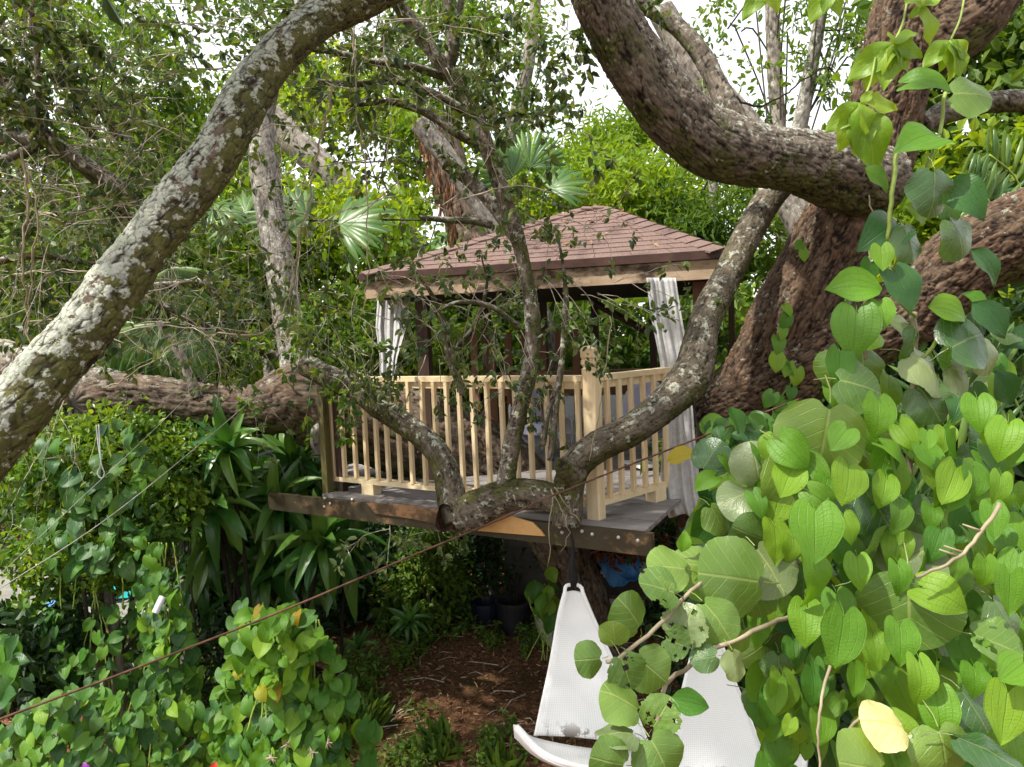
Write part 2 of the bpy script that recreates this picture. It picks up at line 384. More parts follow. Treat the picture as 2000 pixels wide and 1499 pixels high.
part('limb', limb_mesh('limb', px([(1800, 245, 20, 5.4), (1860, 215, 22, 5.5), (1940, 200, 21, 5.6), (2040, 195, 20, 5.7), (2150, 180, 18, 5.8)]), M_limb, 32, .012, .03, .4, .008, .05, (0, 0, 1), 43), tB, label='thin limb leaving to the right edge')
part('branch', limb_mesh('branch', px([(1445, 265, 26, 4.75), (1425, 210, 22, 4.75), (1400, 165, 20, 4.8), (1372, 110, 19, 4.85), (1325, 55, 17, 4.9), (1265, 18, 14, 4.95), (1225, 10, 10, 5)]), M_limb, 30, .010, .025, .45, .006, .08, (0, 0, 1), 45), tB, label='small branch curving up from the arching limb')
part('branch', limb_mesh('branch', px([(1310, 40, 13, 4.95), (1260, 8, 12, 4.95), (1180, -5, 10, 4.9)]), M_limb, 20, .010, .025, .45, .005, .08, (0, 0, 1), 46), tB)

# 3. the crooked mossy branch in front of the railing
tD = thing('oak_branch', 'crooked mossy oak branch dipping in a U in front of the wooden railing', 'tree branch', P(1110, 1030, 4.95))
part('branch', limb_mesh('branch', px([(1545, 330, 29.5, 5.75), (1497, 395, 27.8, 5.55), (1455, 470, 27.0, 5.4), (1415, 550, 27.8, 5.25), (1378, 625, 31.1, 5.12), (1362, 690, 34.4, 5.02), (1350, 735, 38.5, 4.98), (1305, 785, 34.4, 4.93), (1235, 838, 30.3, 4.9), (1170, 872, 30.3, 4.9), (1128, 905, 31.1, 4.92), (1112, 945, 31.1, 4.95), (1108, 990, 31.1, 4.95), (1105, 1030, 27.0, 4.93)]),
     M_moss, 64, .009, .022, .55, .007, .09, (.1, -.3, .6), 51, cut=.02), tD, label='right half rising past the white curtain')
part('branch', limb_mesh('branch', px([(1110, 985, 27.8, 4.97), (1060, 968, 29.5, 5.03), (1000, 965, 31.1, 5.1), (945, 985, 35.2, 5.16), (905, 1005, 36.8, 5.18), (880, 1022, 21.3, 5.15)]), M_moss, 60, .009, .022, .55, .006, .09, (.2, -.4, -.2), 53, cut=.02), tD, label='mossy bottom of the U below the railing')
part('branch', limb_mesh('branch', px([(888, 1025, 19.6, 5.12), (884, 985, 29.5, 5.2), (872, 925, 25.4, 5.28), (850, 880, 23.7, 5.35), (805, 838, 22.9, 5.5), (745, 800, 22.1, 5.68), (700, 765, 20.5, 5.85), (655, 745, 21.3, 6.0), (600, 715, 21.3, 6.25)]), M_moss, 54, .009, .02, .55, .006, .08, (.2, -.2, .7), 55), tD, label='left half with yellow green moss')
part('stub', limb_mesh('stub', px([(1125, 935, 26, 4.88), (1105, 915, 22, 4.84), (1095, 905, 15, 4.81)]), M_moss, 26, .006, .02, .5, .006, .12, (0, 0, 1), 57, cut=.02), tD)
cut_c = P(868, 1012, 5.08)
mb = MB(); th = np.arange(14) * 2 * np.pi / 14
rim = np.array([P(868 + 17 * math.cos(a) * (1 + .2 * math.sin(3 * a)), 1012 + 32 * math.sin(a) * (1 + .15 * math.cos(2 * a)), 5.06 + .02 * math.cos(a)) for a in th])
inn = np.array([P(868 + 11 * math.cos(a), 1012 + 24 * math.sin(a), 5.13) for a in th])
mb.add(np.concatenate([rim, inn, [P(868, 1012, 5.15)]]), [[i, (i + 1) % 14, 14 + (i + 1) % 14, 14 + i] for i in range(14)], [[28, 14 + i, 14 + (i + 1) % 14] for i in range(14)])
part('hollow', mb.mesh('hollow', M_heart, True), tD)

# 4. tree that carries the deck: base under it, trunk through the deck, long limb to the left
tF = thing('supporting_tree', 'leaning tree with trunk under the deck and long dead limb to the left', 'tree', P(1150, 1290, 7.6))
part('trunk', limb_mesh('trunk', px([(1185, 1320, 62, 7.5), (1150, 1230, 52, 7.45), (1125, 1150, 50, 7.4), (1092, 1060, 54, 7.35), (1040, 980, 60, 7.3), (960, 905, 72, 7.2), (850, 860, 82, 7.1), (740, 830, 84, 7.0), (640, 800, 82, 6.9), (580, 782, 70, 6.8), (500, 798, 47, 6.75), (400, 792, 42, 6.7), (300, 778, 44, 6.65), (215, 778, 48, 6.6), (170, 785, 42, 6.55)]),
     M_red, 100, .013, .04, .14, .022, .10, (-.1, 0, 1), 61, .2, crack=.34, cut=-.12), tF)
part('trunk', limb_mesh('trunk', px([(1195, 1310, 34, 7.55), (1165, 1200, 32, 7.5), (1135, 1110, 30, 7.5), (1100, 1020, 28, 7.5)]), M_red, 40, .014, .04, .25, .01, .08, (0, 0, 1), 63), tF, label='thinner stem twinned with the trunk')
part('trunk', limb_mesh('trunk', px([(590, 760, 44, 6.85), (576, 690, 31, 6.95), (558, 590, 27, 7.1), (540, 480, 27, 7.25), (522, 380, 28, 7.4), (514, 300, 27, 7.5), (514, 220, 22, 7.6), (545, 100, 18, 7.7), (600, -20, 14, 7.8)]), M_grey, 60, .015, .035, .3, .008, .07, (-.3, 0, .8), 65), tF, label='grey upright stem on the left limb')
part('branch', limb_mesh('branch', px([(628, 880, 14, 6.6), (618, 862, 12, 6.55), (622, 838, 12, 6.55), (640, 825, 10, 6.6)]), M_grey, 18, .01, .03, .4, .004, .05), tF)
part('branch', limb_mesh('branch', px([(385, 775, 12, 6.55), (368, 730, 9, 6.5), (345, 680, 8, 6.45), (310, 628, 6, 6.4)]), M_pale, 16, .012, .03, .4, .003, .05), tF, label='dead pale spike')
part('limb', limb_mesh('limb', px([(-80, 690, 40, 7.2), (40, 715, 42, 7.0), (150, 750, 46, 6.8), (230, 770, 44, 6.7)]), M_limb, 44, .016, .04, .3, .01, .08), tF)

# ------------------------------------------------------------------ leaf templates
def sm(a): return a * a * (3 - 2 * a)
def leaf_tpl(kind, nu=10, nv=12, seed=0, width=1.0, bend=.25, fold=.12, ripple=.02, holes=0, twist=0.0, edge=.02):
    """a leaf of length 1 along +Y, upper face +Z; returns vertices, quads, uv"""
    r = np.random.default_rng(seed); u = np.linspace(-1, 1, nu + 1); v = np.linspace(0, 1, nv + 1); U, Vv = np.meshgrid(u, v); a = abs(U)
    if kind == 'heart':
        w = .45 * np.sin(np.pi * np.clip(Vv * .76 + .24, 0, 1)) ** .8 * (1 - .30 * Vv ** 4)
        x = U * w; y = Vv + (1 - Vv) ** 1.5 * (-.24 * np.sin(np.pi * np.clip(a * 1.02, 0, 1) * .80))
    elif kind == 'grape':
        s, t = U, Vv * 2 - 1
        x = .56 * s * np.sqrt(1 - t * t / 2); y = .5 + .5 * t * np.sqrt(1 - s * s / 2)
        y = y + .14 * np.exp(-(x / .10) ** 2) * np.clip(.3 - y, 0, 1) / .3
    elif kind == 'strap':
        w = .06 * np.sin(np.pi * np.clip(Vv * .93 + .07, 0, 1)) ** .75; x = U * w; y = Vv
    else:                                     # lance / oval
        w = .22 * np.sin(np.pi * Vv ** .85) ** .9 + .003; x = U * w; y = Vv
    x = x * width
    ed = edge * np.array([r.normal() for _ in range(U.size)]).reshape(U.shape); rimm = (a > .99)
    x = x + np.where(rimm, np.sign(U) * ed, 0)
    z = fold * abs(x) - bend * (y - .35) ** 2 + ripple * np.cos(a * 3.2 * 2 * np.pi) * (1 - Vv) * .5
    z = z + ripple * 2.2 * a ** 2 * np.sin(y * 9 + seed * 1.7 + np.where(U > 0, 1.3, 0)) + .012 * fbm(np.stack([x, y, 0 * x + seed], -1).reshape(-1, 3) * 6, 2, seed).reshape(x.shape)
    tw = twist * (y - .4); z = z + x * np.tan(tw)
    P_ = np.stack([x, y, z], -1).reshape(-1, 3)
    i = np.arange(nv)[:, None] * (nu + 1); j = np.arange(nu)[None]
    Q = np.stack([i + j, i + j + 1, i + nu + 2 + j, i + nu + 1 + j], -1).reshape(-1, 4)
    if holes:
        kill = np.zeros(len(Q), bool); cen = P_[Q].mean(1)
        for _ in range(holes):
            c = cen[r.integers(len(cen))]; kill |= np.linalg.norm(cen - c, axis=1) < r.uniform(.03, .09)
        Q = Q[~kill]
    if kind == 'heart' or kind == 'grape':     # petiole
        n0 = len(P_); pt = np.array([[0, .0 if kind == 'heart' else .06, -.004], [0, -.12, -.07], [.03, -.30, -.22]]); ring = []
        for p in pt:
            for q in range(3): ring.append(p + .013 * np.array([math.cos(q * 2.1), 0, math.sin(q * 2.1)]))
        P_ = np.concatenate([P_, ring]); Q = np.concatenate([Q, [[n0 + k * 3 + q, n0 + k * 3 + (q + 1) % 3, n0 + k * 3 + 3 + (q + 1) % 3, n0 + k * 3 + 3 + q] for k in range(2) for q in range(3)]])
    uv = np.stack([(U + 1) / 2, Vv], -1).reshape(-1, 2)
    if len(uv) < len(P_): uv = np.concatenate([uv, np.tile([[.5, .5]], (len(P_) - len(uv), 1))])
    return P_, Q, uv
def leaf_meshes(name, kind, mats, n=3, seed0=0, **k):
    out = []
    for s in range(n):
        kk = dict(k); kk['bend'] = k.get('bend', .25) * (.4, 1.1, .8, 1.8, 1.4, 2.4, .1, 1.9)[s % 8]; kk['twist'] = (-.35, .3, .0, .5, -.5)[s % 5]
        V, Q, uv = leaf_tpl(kind, seed=seed0 + s, **kk)
        out.append([mk_mesh(name, V, Q, m, True, uv=uv) for m in mats])
    return out                                  # [shape][material]
def place(mesh, parent, centre, axis, normal, length, name='leaf'):
    ax = nrm(axis); n = nrm(np.asarray(normal) - ax * np.dot(normal, ax)); x = np.cross(ax, n)
    o = np.asarray(centre) - ax * length * .45
    sx = length * random.uniform(.86, 1.14)
    M = Matrix([[x[i] * sx, ax[i] * length, n[i] * length, o[i]] for i in range(3)] + [[0, 0, 0, 1]])
    return part(name, mesh, parent, M)
def screen_dir(deg): a = math.radians(deg); return math.cos(a) * cr - math.sin(a) * cu
def face_leaf(meshes, mi, parent, x, y, d, lpx, ang, up=.45, jit=.25, name='leaf', shape=None, tip=(-.1, .5)):
    ax = screen_dir(ang) - f_ * random.uniform(*tip)
    n = -f_ * .8 + UP * up + rng.normal(0, jit, 3)
    sh = meshes[random.randrange(len(meshes)) if shape is None else shape % len(meshes)]
    if meshes is HEART or meshes is HSM: lpx *= .84
    elif meshes is not OVAL: lpx *= .95
    return place(sh[mi % len(sh)], parent, P(x, y, d), ax, n, lpx * d / F, name)

T_DIA = (np.array([[0, 0, 0], [-.30, .5, .10], [0, 1, -.12], [.30, .5, .10]]), np.array([[0, 1, 2], [0, 2, 3]]))
T_OVAL = (np.array([[0, 0, 0], [-.26, .3, .07], [-.22, .68, .03], [0, 1, -.16], [.22, .68, .03], [.26, .3, .07]]), np.array([[0, 1, 2, 3], [0, 3, 4, 5]]))
T_LANCE = (np.array([[0, 0, 0], [-.13, .35, .04], [-.10, .68, -.04], [0, 1, -.28], [.10, .68, -.04], [.13, .35, .04]]), np.array([[0, 1, 2, 3], [0, 3, 4, 5]]))
T_HEART = (np.array([[0, 0, 0], [-.3, -.14, .03], [-.46, .2, .06], [-.28, .62, .0], [0, 1, -.15], [.28, .62, 0], [.46, .2, .06], [.3, -.14, .03]]), np.array([[0, 1, 2, 3], [0, 3, 4, 5], [0, 5, 6, 7]]))
def leaf_cloud(name, pos, axis, normal, size, mat, tpl=T_OVAL, tint=None):
    n = len(pos); ax = nrm(axis); nn = nrm(normal - ax * (normal * ax).sum(1, keepdims=True)); xx = np.cross(ax, nn)
    tv, tf = tpl; size = np.broadcast_to(size, (n,))
    V = pos[:, None] + size[:, None, None] * (tv[None, :, 0:1] * xx[:, None] + tv[None, :, 1:2] * ax[:, None] + tv[None, :, 2:3] * nn[:, None])
    Fc = (np.arange(n)[:, None, None] * len(tv) + tf[None]).reshape(-1, tf.shape[1])
    tint = rng.random(n) if tint is None else tint
    return mk_mesh(name, V.reshape(-1, 3), Fc, mat, False, {'tint': np.repeat(np.clip(tint, 0, 1), len(tv))})
def rand_dirs(n, bias=(0, 0, 0), spread=1.0): return nrm(rng.normal(0, spread, (n, 3)) + np.array(bias))
def blob(n, c, rad, k=14, cl=.3, shell=.5):
    """n points in k clumps in an ellipsoid (radii along camera right, world up, camera forward), and a tint per clump"""
    cd = rand_dirs(k) * (shell + (1 - shell) * rng.random((k, 1))) ** .6
    ci = rng.integers(0, k, n); q = cd[ci] + rng.normal(0, cl, (n, 3)) * (.6 + .8 * rng.random(k)[ci, None])
    fw = np.array([0, 1, 0]); w = c + q[:, :1] * rad[0] * np.array([1, 0, 0]) + q[:, 1:2] * rad[1] * UP + q[:, 2:] * rad[2] * fw
    return w, (rng.random(k)[ci] * .6 + rng.random(n) * .4)
def leaves_at(name, pos, size, mat, tpl=T_OVAL, tint=None, droop=.5, upn=.7):
    n = len(pos)
    return leaf_cloud(name, pos, rand_dirs(n, (0, 0, -droop)), rand_dirs(n, (0, -.25, upn), .8), size * (.7 + .6 * rng.random(n)), mat, tpl, tint)

# ------------------------------------------------------------------ leaf colours
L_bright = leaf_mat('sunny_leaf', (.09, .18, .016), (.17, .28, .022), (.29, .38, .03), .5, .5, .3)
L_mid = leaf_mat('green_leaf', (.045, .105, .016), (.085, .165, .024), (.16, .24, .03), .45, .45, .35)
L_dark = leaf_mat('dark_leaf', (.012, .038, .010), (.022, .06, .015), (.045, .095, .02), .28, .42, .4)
L_oak = leaf_mat('oak_leaf', (.032, .065, .018), (.06, .105, .028), (.14, .18, .045), .36, .38, .5)
L_yel = leaf_mat('yellow_leaf', (.30, .26, .02), (.38, .36, .03), (.42, .44, .04), .5, .5, .3)
L_shrub = leaf_mat('shrub_leaf', (.04, .11, .014), (.09, .19, .02), (.21, .31, .03), .45, .36, .45)
L_litter = leaf_mat('dry_leaf', (.095, .045, .022), (.24, .125, .065), (.46, .31, .19), .05, .75, .2)
H_lime = leaf_mat('lime_heart_leaf', (.085, .215, .014), (.125, .27, .018), (.19, .33, .024), .36, .42, .3, 'obj', 'arc', vcol=(.075, .17, .018))
H_mid = leaf_mat('green_heart_leaf', (.045, .145, .014), (.07, .185, .018), (.11, .23, .022), .32, .42, .3, 'obj', 'arc', vcol=(.04, .11, .014))
H_dark = leaf_mat('dark_heart_leaf', (.024, .09, .018), (.036, .115, .020), (.06, .145, .022), .26, .4, .4, 'obj', 'arc', vcol=(.055, .15, .05))
H_yel = leaf_mat('yellowing_heart_leaf', (.30, .33, .02), (.40, .36, .02), (.34, .22, .02), .4, .4, .4, 'obj', 'arc', vcol=(.2, .2, .02))
G_green = leaf_mat('sea_grape_leaf', (.085, .17, .035), (.11, .205, .035), (.16, .26, .045), .30, .32, .5, 'obj', 'pin', vcol=(.34, .40, .13))
G_dark = leaf_mat('dark_sea_grape_leaf', (.038, .105, .030), (.06, .135, .036), (.09, .165, .042), .25, .25, .6, 'obj', 'pin', vcol=(.22, .28, .10))
G_pale = leaf_mat('pale_sea_grape_leaf', (.13, .19, .075), (.17, .23, .09), (.21, .27, .10), .22, .34, .6, 'obj', 'pin', vcol=(.36, .42, .14))  # paler, greyer green for some of the round leaves
G_yel = leaf_mat('sunlit_yellow_sea_grape_leaf', (.62, .56, .12), (.72, .68, .30), (.80, .78, .48), .35, .25, .8, 'obj', 'pin', vcol=(.6, .5, .03))  # yellow leaf, whitened in its colour to stand for the sun's glare
S_strap = leaf_mat('strap_leaf', (.035, .125, .022), (.07, .18, .03), (.13, .25, .04), .3, .33, .5, 'obj')
S_palm = leaf_mat('palm_blade', (.045, .125, .025), (.075, .17, .033), (.14, .24, .045), .35, .36, .5, 'obj')
S_fern = leaf_mat('palmate_leaflet', (.14, .27, .02), (.19, .33, .03), (.27, .38, .035), .42, .4, .4, 'obj', 'pin', vcol=(.30, .42, .06))

HEART = leaf_meshes('heart_leaf', 'heart', [H_lime, H_mid, H_dark, H_yel], 8, 1, bend=.35, fold=.18, ripple=.011, edge=.004)
HSM = leaf_meshes('small_heart_leaf', 'heart', [H_lime, H_mid, H_dark, H_yel], 3, 30, nu=6, nv=6, bend=.3, fold=.2, ripple=.015, edge=.004)
GRAPE = leaf_meshes('round_leaf', 'grape', [G_green, G_dark, G_pale, G_yel], 5, 50, nu=14, nv=14, bend=.35, fold=-.22, ripple=.022, edge=.008)
GHOLE = leaf_meshes('chewed_round_leaf', 'grape', [G_green, G_dark, G_pale, G_yel], 3, 72, nu=22, nv=22, bend=.25, fold=.12, ripple=.02, holes=9, edge=.02)
LANCE = leaf_meshes('leaflet', 'lance', [S_fern, H_mid, H_dark], 3, 90, nu=6, nv=10, bend=.5, fold=.25, ripple=.03, width=1.15, edge=.004)
OVAL = leaf_meshes('oval_leaf', 'lance', [H_lime, H_mid, H_dark], 3, 95, nu=6, nv=8, bend=.4, fold=.3, ripple=.02, width=1.7, edge=.004)
STRAP = leaf_meshes('strap', 'strap', [S_strap], 4, 110, nu=4, nv=9, bend=.9, fold=.6, ripple=.01, width=1.9, edge=.001)

# ------------------------------------------------------------------ tree house
W_new = wood_mat('new_pine', (.62, .45, .24), (.78, .64, .42), (30, 30, 1.6))
W_rail = wood_mat('new_pine_rail', (.68, .53, .31), (.78, .65, .42), (1.6, 30, 30))
W_deck = wood_mat('grey_deck_board', (.17, .155, .15), (.26, .24, .235), (1.2, 26, 26), stain=.15, scol=(.10, .085, .08))
W_beam = wood_mat('mossy_beam', (.20, .115, .055), (.34, .21, .105), (1.2, 22, 22), stain=1.05, scol=(.045, .036, .019), moss=.6)
W_cut = wood_mat('freshly_split_wood', (.50, .27, .09), (.62, .38, .16), (2, 28, 28))
W_post = wood_mat('mossy_post', (.075, .065, .025), (.13, .115, .04), (25, 25, 1.5), stain=.3, scol=(.03, .03, .015))
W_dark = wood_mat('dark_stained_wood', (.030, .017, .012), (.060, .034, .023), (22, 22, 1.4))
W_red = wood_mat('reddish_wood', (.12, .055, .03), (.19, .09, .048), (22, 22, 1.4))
W_fasc = wood_mat('weathered_fascia', (.31, .22, .145), (.47, .35, .245), (1.3, 24, 24), stain=.55, scol=(.06, .04, .025), moss=.3)
M_shin = plain_mat('brown_shingle', (.165, .112, .097), .9, .15, var=.25, bump=.5, scale=70)
M_drip = plain_mat('brown_drip_edge', (.060, .028, .021), .5, .4, var=.35, scale=8)
M_galv = plain_mat('galvanised_bolt', (.55, .54, .5), .45, .5, .6)
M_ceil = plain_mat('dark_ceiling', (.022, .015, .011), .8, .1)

zd = P(1165, 1012, 5.15)[2]                       # deck top
FL, FR = hitz(632, 966, zd), hitz(1258, 1040, zd)
u = nrm(FR - FL); v = np.array([-u[1], u[0], 0.0])
if v[1] < 0: v = -v
RB = hitz(1312, 990, zd); vr = nrm(RB - FR)       # right edge runs back at its own angle
Z = lambda p, h: np.array([p[0], p[1], zd + h])
th_ = thing('tree_house', 'tree house with new pine railing, grey deck and brown shingled gazebo roof among the oaks', 'tree house', FL - UP * zd)
# deck boards
wdk = np.linalg.norm(FR - FL); dk = MB()
for s in (.3, wdk * .5, wdk - .3): dk.box(FL + u * s + v * 2.0 - UP * .11, [u, v, UP], (.05, 3.7, .14))
deck = part('deck', dk.mesh('deck_joists', W_dark), th_)
nb = 27; bw = .14
for k in range(nb):
    a = k * bw + .004; b = (k + 1) * bw - .004
    ext = 0.0 if a < .62 else .9
    # right ends follow the slanted side
    def edge(t): return FR + vr * (t / max(.2, np.dot(vr, v)))
    L0, L1 = FL + v * a - u * (.02 if a < .6 else .9), FL + v * b - u * (.02 if a < .6 else .9)
    R0, R1 = edge(a), edge(b)
    m = MB().hexa([Z(p, -.028) for p in (L0, R0, R1, L1)], [Z(p, random.uniform(-.002, .002)) for p in (L0, R0, R1, L1)])
    part('board', m.mesh('board', W_deck), deck)
# long front beam, out beyond the deck at both ends
B0, B1 = P(527, 962, depth(FL) + .12), P(1275, 1042, depth(FR) - .06)
bu = nrm(B1 - B0); bn = nrm(np.cross(bu, UP)); bt = nrm(np.cross(bn, bu)); bl = np.linalg.norm(B1 - B0)
bm = MB(); bm.box((B0 + B1) / 2 - bt * .07, [bu, bn, bt], (bl, .045, .14))
beam = part('front_beam', bm.mesh('front_beam', W_beam), th_)
if np.dot(bn, f_) > 0: bn = -bn
def onbeam(x, y, off=0.0):                       # where the pixel ray meets the beam's front face
    k = f_ + (x - 1000) / F * cr - (y - 749.5) / F * cu; q = (B0 - bt * .07) + bn * (.0225 + off)
    return CAM + k * (np.dot(q - CAM, bn) / np.dot(k, bn))
def splinter(rows, mat, label):
    o = [onbeam(x, y, .004) for x, y in rows]; n_ = len(o); m = MB().add(o + [p + bn * .012 for p in o], [[i, (i + 1) % n_, n_ + (i + 1) % n_, n_ + i] for i in range(n_)])
    c_ = np.mean(o, 0) + bn * .012; m.add([c_] + [p + bn * .012 for p in o], None, [[0, 1 + i, 1 + (i + 1) % n_] for i in range(n_)])
    part('split_board', m.mesh('split_board', mat), th_, label=label)
splinter([(905, 1034), (985, 1001), (1000, 1006), (1015, 1012), (1042, 1020), (1058, 1036), (1066, 1047), (1000, 1042)], W_cut, 'pale freshly split piece of the beam')
splinter([(718, 982), (790, 986), (872, 998), (872, 1026), (800, 1012), (735, 1003)], wood_mat('orange_split_wood', (.22, .115, .055), (.34, .19, .095), (2, 26, 26), stain=.5, scol=(.07, .045, .025)), 'orange brown weathered piece of the beam')
for (bx, by) in [(634, 974), (645, 984), (634, 990), (688, 976), (1093, 1029), (1137, 1038), (1157, 1044), (1208, 1050), (1246, 1056), (1098, 1040)]:
    c = onbeam(bx, by); bo = MB(); bo.tube([c - bn * .01, c + bn * .006, c + bn * .011], [.012, .012, .006], 10)
    part('bolt', bo.mesh('bolt', M_galv), beam)

# railing along the front
NP = hitz(1165, 1013, zd)                                  # newel foot
RL = hitz(655, 957, zd)
ru = nrm(NP - RL); rv = np.array([-ru[1], ru[0], 0]); rlen = np.linalg.norm(NP - RL) - .05
HR = .94
def railing(A, du, length, n, name_label, blocks, x0=.045):
    dv = np.array([-du[1], du[0], 0]); top = MB()
    top.box(A + du * length / 2 + UP * (HR + .0), [du, dv, UP], (length, .085, .038))
    top.box(A + du * length / 2 + UP * (HR - .045), [du, dv, UP], (length, .036, .052))
    R = part('railing', top.mesh('top_rail', W_rail), th_, label=name_label)
    bot = MB(); bot.box(A + du * length / 2 + UP * .105, [du, dv, UP], (length, .085, .038))
    part('bottom_rail', bot.mesh('bottom_rail', W_rail), R)
    for s in blocks:
        b = MB(); b.box(A + du * s + UP * .043, [du, dv, UP], (.13, .09, .086)); part('support_block', b.mesh('support_block', W_rail), R)
    for k in range(n):
        s = x0 + (length - 2 * x0) * k / (n - 1); j = random.uniform(-.006, .006); tl_ = du * random.uniform(-.006, .006)
        b = MB(); a0 = A + du * (s + j) + UP * .125; a1 = A + du * (s + j) + tl_ + UP * (HR - .022)
        b.box((a0 + a1) / 2 + dv * (-.033), [du, dv, nrm(a1 - a0)], (.031, .034, np.linalg.norm(a1 - a0)), .003)
        part('baluster', b.mesh('baluster', W_new), R)
    return R
railing(RL, ru, rlen, 20, 'front railing with twenty pine balusters', (.42, 1.35))
RE = hitz(1300, 972, zd)
du2 = nrm(RE - NP); railing(NP + du2 * .05, du2, np.linalg.norm(RE - NP) + .12, 7, 'short side railing beside the curtain', (.62,), .06)
# newel post with a turned square cap
nwm = MB(); pw = .098
nwm.box(NP + UP * .50, [ru, rv, UP], (pw, pw, 1.0), .008)
def ringbox(z0, w0, z1, w1):
    k = [(-1, -1), (1, -1), (1, 1), (-1, 1)]
    nwm.hexa([NP + ru * i * w0 / 2 + rv * j * w0 / 2 + UP * z0 for i, j in k], [NP + ru * i * w1 / 2 + rv * j * w1 / 2 + UP * z1 for i, j in k])
newel = part('newel_post', nwm.mesh('newel_post', W_new), th_)
nwm = MB(); ringbox(1.001, pw, 1.012, pw * .82); ringbox(1.013, pw * .80, 1.024, pw * .80); ringbox(1.025, pw * .84, 1.034, pw); ringbox(1.035, pw, 1.058, pw); ringbox(1.059, pw, 1.068, pw * .84); ringbox(1.069, pw * .84, 1.078, pw); ringbox(1.079, pw, 1.135, pw); ringbox(1.136, pw, 1.155, pw * .62)
part('cap', nwm.mesh('newel_cap', W_new), newel)
# mossy old corner post on the left
pm = MB(); c = hitz(641, 962, zd); pm.box(c + UP * .40, [ru, rv, UP], (.062, .062, .95))
part('corner_post', pm.mesh('corner_post', W_post), th_, label='old mossy post at the left end of the railing')
pm = MB(); pm.box(c + ru * .08 + rv * .09 + UP * .40, [ru, rv, UP], (.07, .06, .90)); part('corner_post', pm.mesh('corner_post', W_dark), th_)

# gazebo
ER, EL = P(1416, 481, 5.75), P(706, 543, 6.5)
ze = (ER[2] + EL[2]) / 2; ER[2] = EL[2] = ze
gu = nrm(ER - EL); gv = np.array([-gu[1], gu[0], 0.0]); gw = np.linalg.norm(ER - EL)
mid = (ER + EL) / 2; AP = mid + gv * (gw * .5); 
AP[2] = ze + 1.0
for _ in range(30):
    AP[2] += (proj(AP)[1] - 411) / F * depth(AP)
C = [EL, ER, ER + gv * gw, EL + gv * gw]
def along(xpix):                                 # point of the short ridge that shows at this column
    t = 0.0
    for _ in range(40): t += (xpix - proj(AP + gu * t)[0]) / F * depth(AP)
    return AP + gu * t
AL, AR = along(1138), along(1180); CA = [AL, AR, AR, AL]
rf = MB()
rf.add([p + UP * .0 for p in C] + [AL, AR], [[0, 1, 5, 4], [2, 3, 4, 5]], [[1, 2, 5], [3, 0, 4]])
rf.add([p - UP * .03 for p in C], [[3, 2, 1, 0]])
roof = part('roof', rf.mesh('roof_deck', M_shin), th_)
nc = 13; nface = nrm(np.cross(gu, nrm(AP - mid)))
if nface[2] < 0: nface = -nface
for fi in range(4):
    A0, A1 = C[fi], C[(fi + 1) % 4]; P0, P1 = CA[fi], CA[(fi + 1) % 4]; m0 = (A0 + A1) / 2; eu = nrm(A1 - A0); nf = nrm(np.cross(eu, nrm(P0 - m0)))
    if nf[2] < 0: nf = -nf
    if fi in (2, 3): continue                       # hidden slopes keep the plain roof deck
    for k in range(nc):
        t0, t1 = k / nc, min(1, (k + 1.12) / nc); w0 = gw * (1 - t0) + np.linalg.norm(P1 - P0) * t0
        n = max(1, int(round(w0 / .30))); xs = np.linspace(0, 1, n + 1)
        if n > 1: xs[1:-1] += (.33 * (k % 3) - .33) / n + rng.normal(0, .03 / n, n - 1)
        for q in range(n):
            g = .0035 / max(w0, .01); a, b = xs[q] + g, xs[q + 1] - g
            def pt(t, s, h): return (A0 * (1 - t) + P0 * t) * (1 - s) + (A1 * (1 - t) + P1 * t) * s + nf * h
            h = random.uniform(0, .0015)
            m = MB().hexa([pt(t0 - .004, a, .002), pt(t0 - .004, b, .002), pt(t1, b, .001), pt(t1, a, .001)], [pt(t0 - .004, a, .0085 + h), pt(t0 - .004, b, .0085 + h), pt(t1, b, .003), pt(t1, a, .003)])
            part('shingle', m.mesh('shingle', M_shin), roof)
for A0, PE in ((C[1], AR), (C[0], AL), (AL, AR)):     # cap shingles along the hips and the ridge
    hd = nrm(PE - A0); L = np.linalg.norm(PE - A0); hs = nrm(np.cross(hd, UP)); hn = nrm(np.cross(hs, hd)); hn = hn if hn[2] > 0 else -hn
    n = max(2, int(L / .15))
    for k in range(n):
        a, b = L * k / n, L * (k + 1.15) / n
        if k == n - 1: b = L * .995
        V = []
        for s, lift in ((a, .022), (b, .010)):
            c = A0 + hd * s + hn * lift
            V += [c - hs * .13 - hn * .035, c, c + hs * .13 - hn * .035, c - hs * .13 - hn * .047, c - hn * .012, c + hs * .13 - hn * .047]
        m = MB().add(V, [[0, 1, 7, 6], [1, 2, 8, 7], [3, 9, 10, 4], [4, 10, 11, 5], [0, 3, 4, 1], [1, 4, 5, 2], [0, 6, 9, 3], [2, 5, 11, 8], [6, 7, 10, 9], [7, 8, 11, 10]])
        part('hip_cap', m.mesh('hip_cap', M_shin), roof)
for fi in range(4):
    A0, A1 = C[fi], C[(fi + 1) % 4]; eu = nrm(A1 - A0); on = -np.array([-eu[1], eu[0], 0.0]); 
    if np.dot(on, (A0 + A1) / 2 - AP) < 0: on = -on
    m = MB(); m.box((A0 + A1) / 2 - UP * .028 + on * .012, [eu, on, UP], (gw + .02, .02, .062)); part('drip_edge', m.mesh('drip_edge', M_drip), th_)
    m = MB(); m.box((A0 + A1) / 2 - UP * .135 - on * (.03 if fi % 2 == 0 else .031), [eu, on, UP], (gw - .06, .035, .145)); part('fascia_board', m.mesh('fascia_board', W_fasc), th_)
m = MB(); m.box((C[0] + C[2]) / 2 - UP * .20, [gu, gv, UP], (gw - .16, gw - .16, .02)); part('ceiling', m.mesh('ceiling', M_ceil), th_)
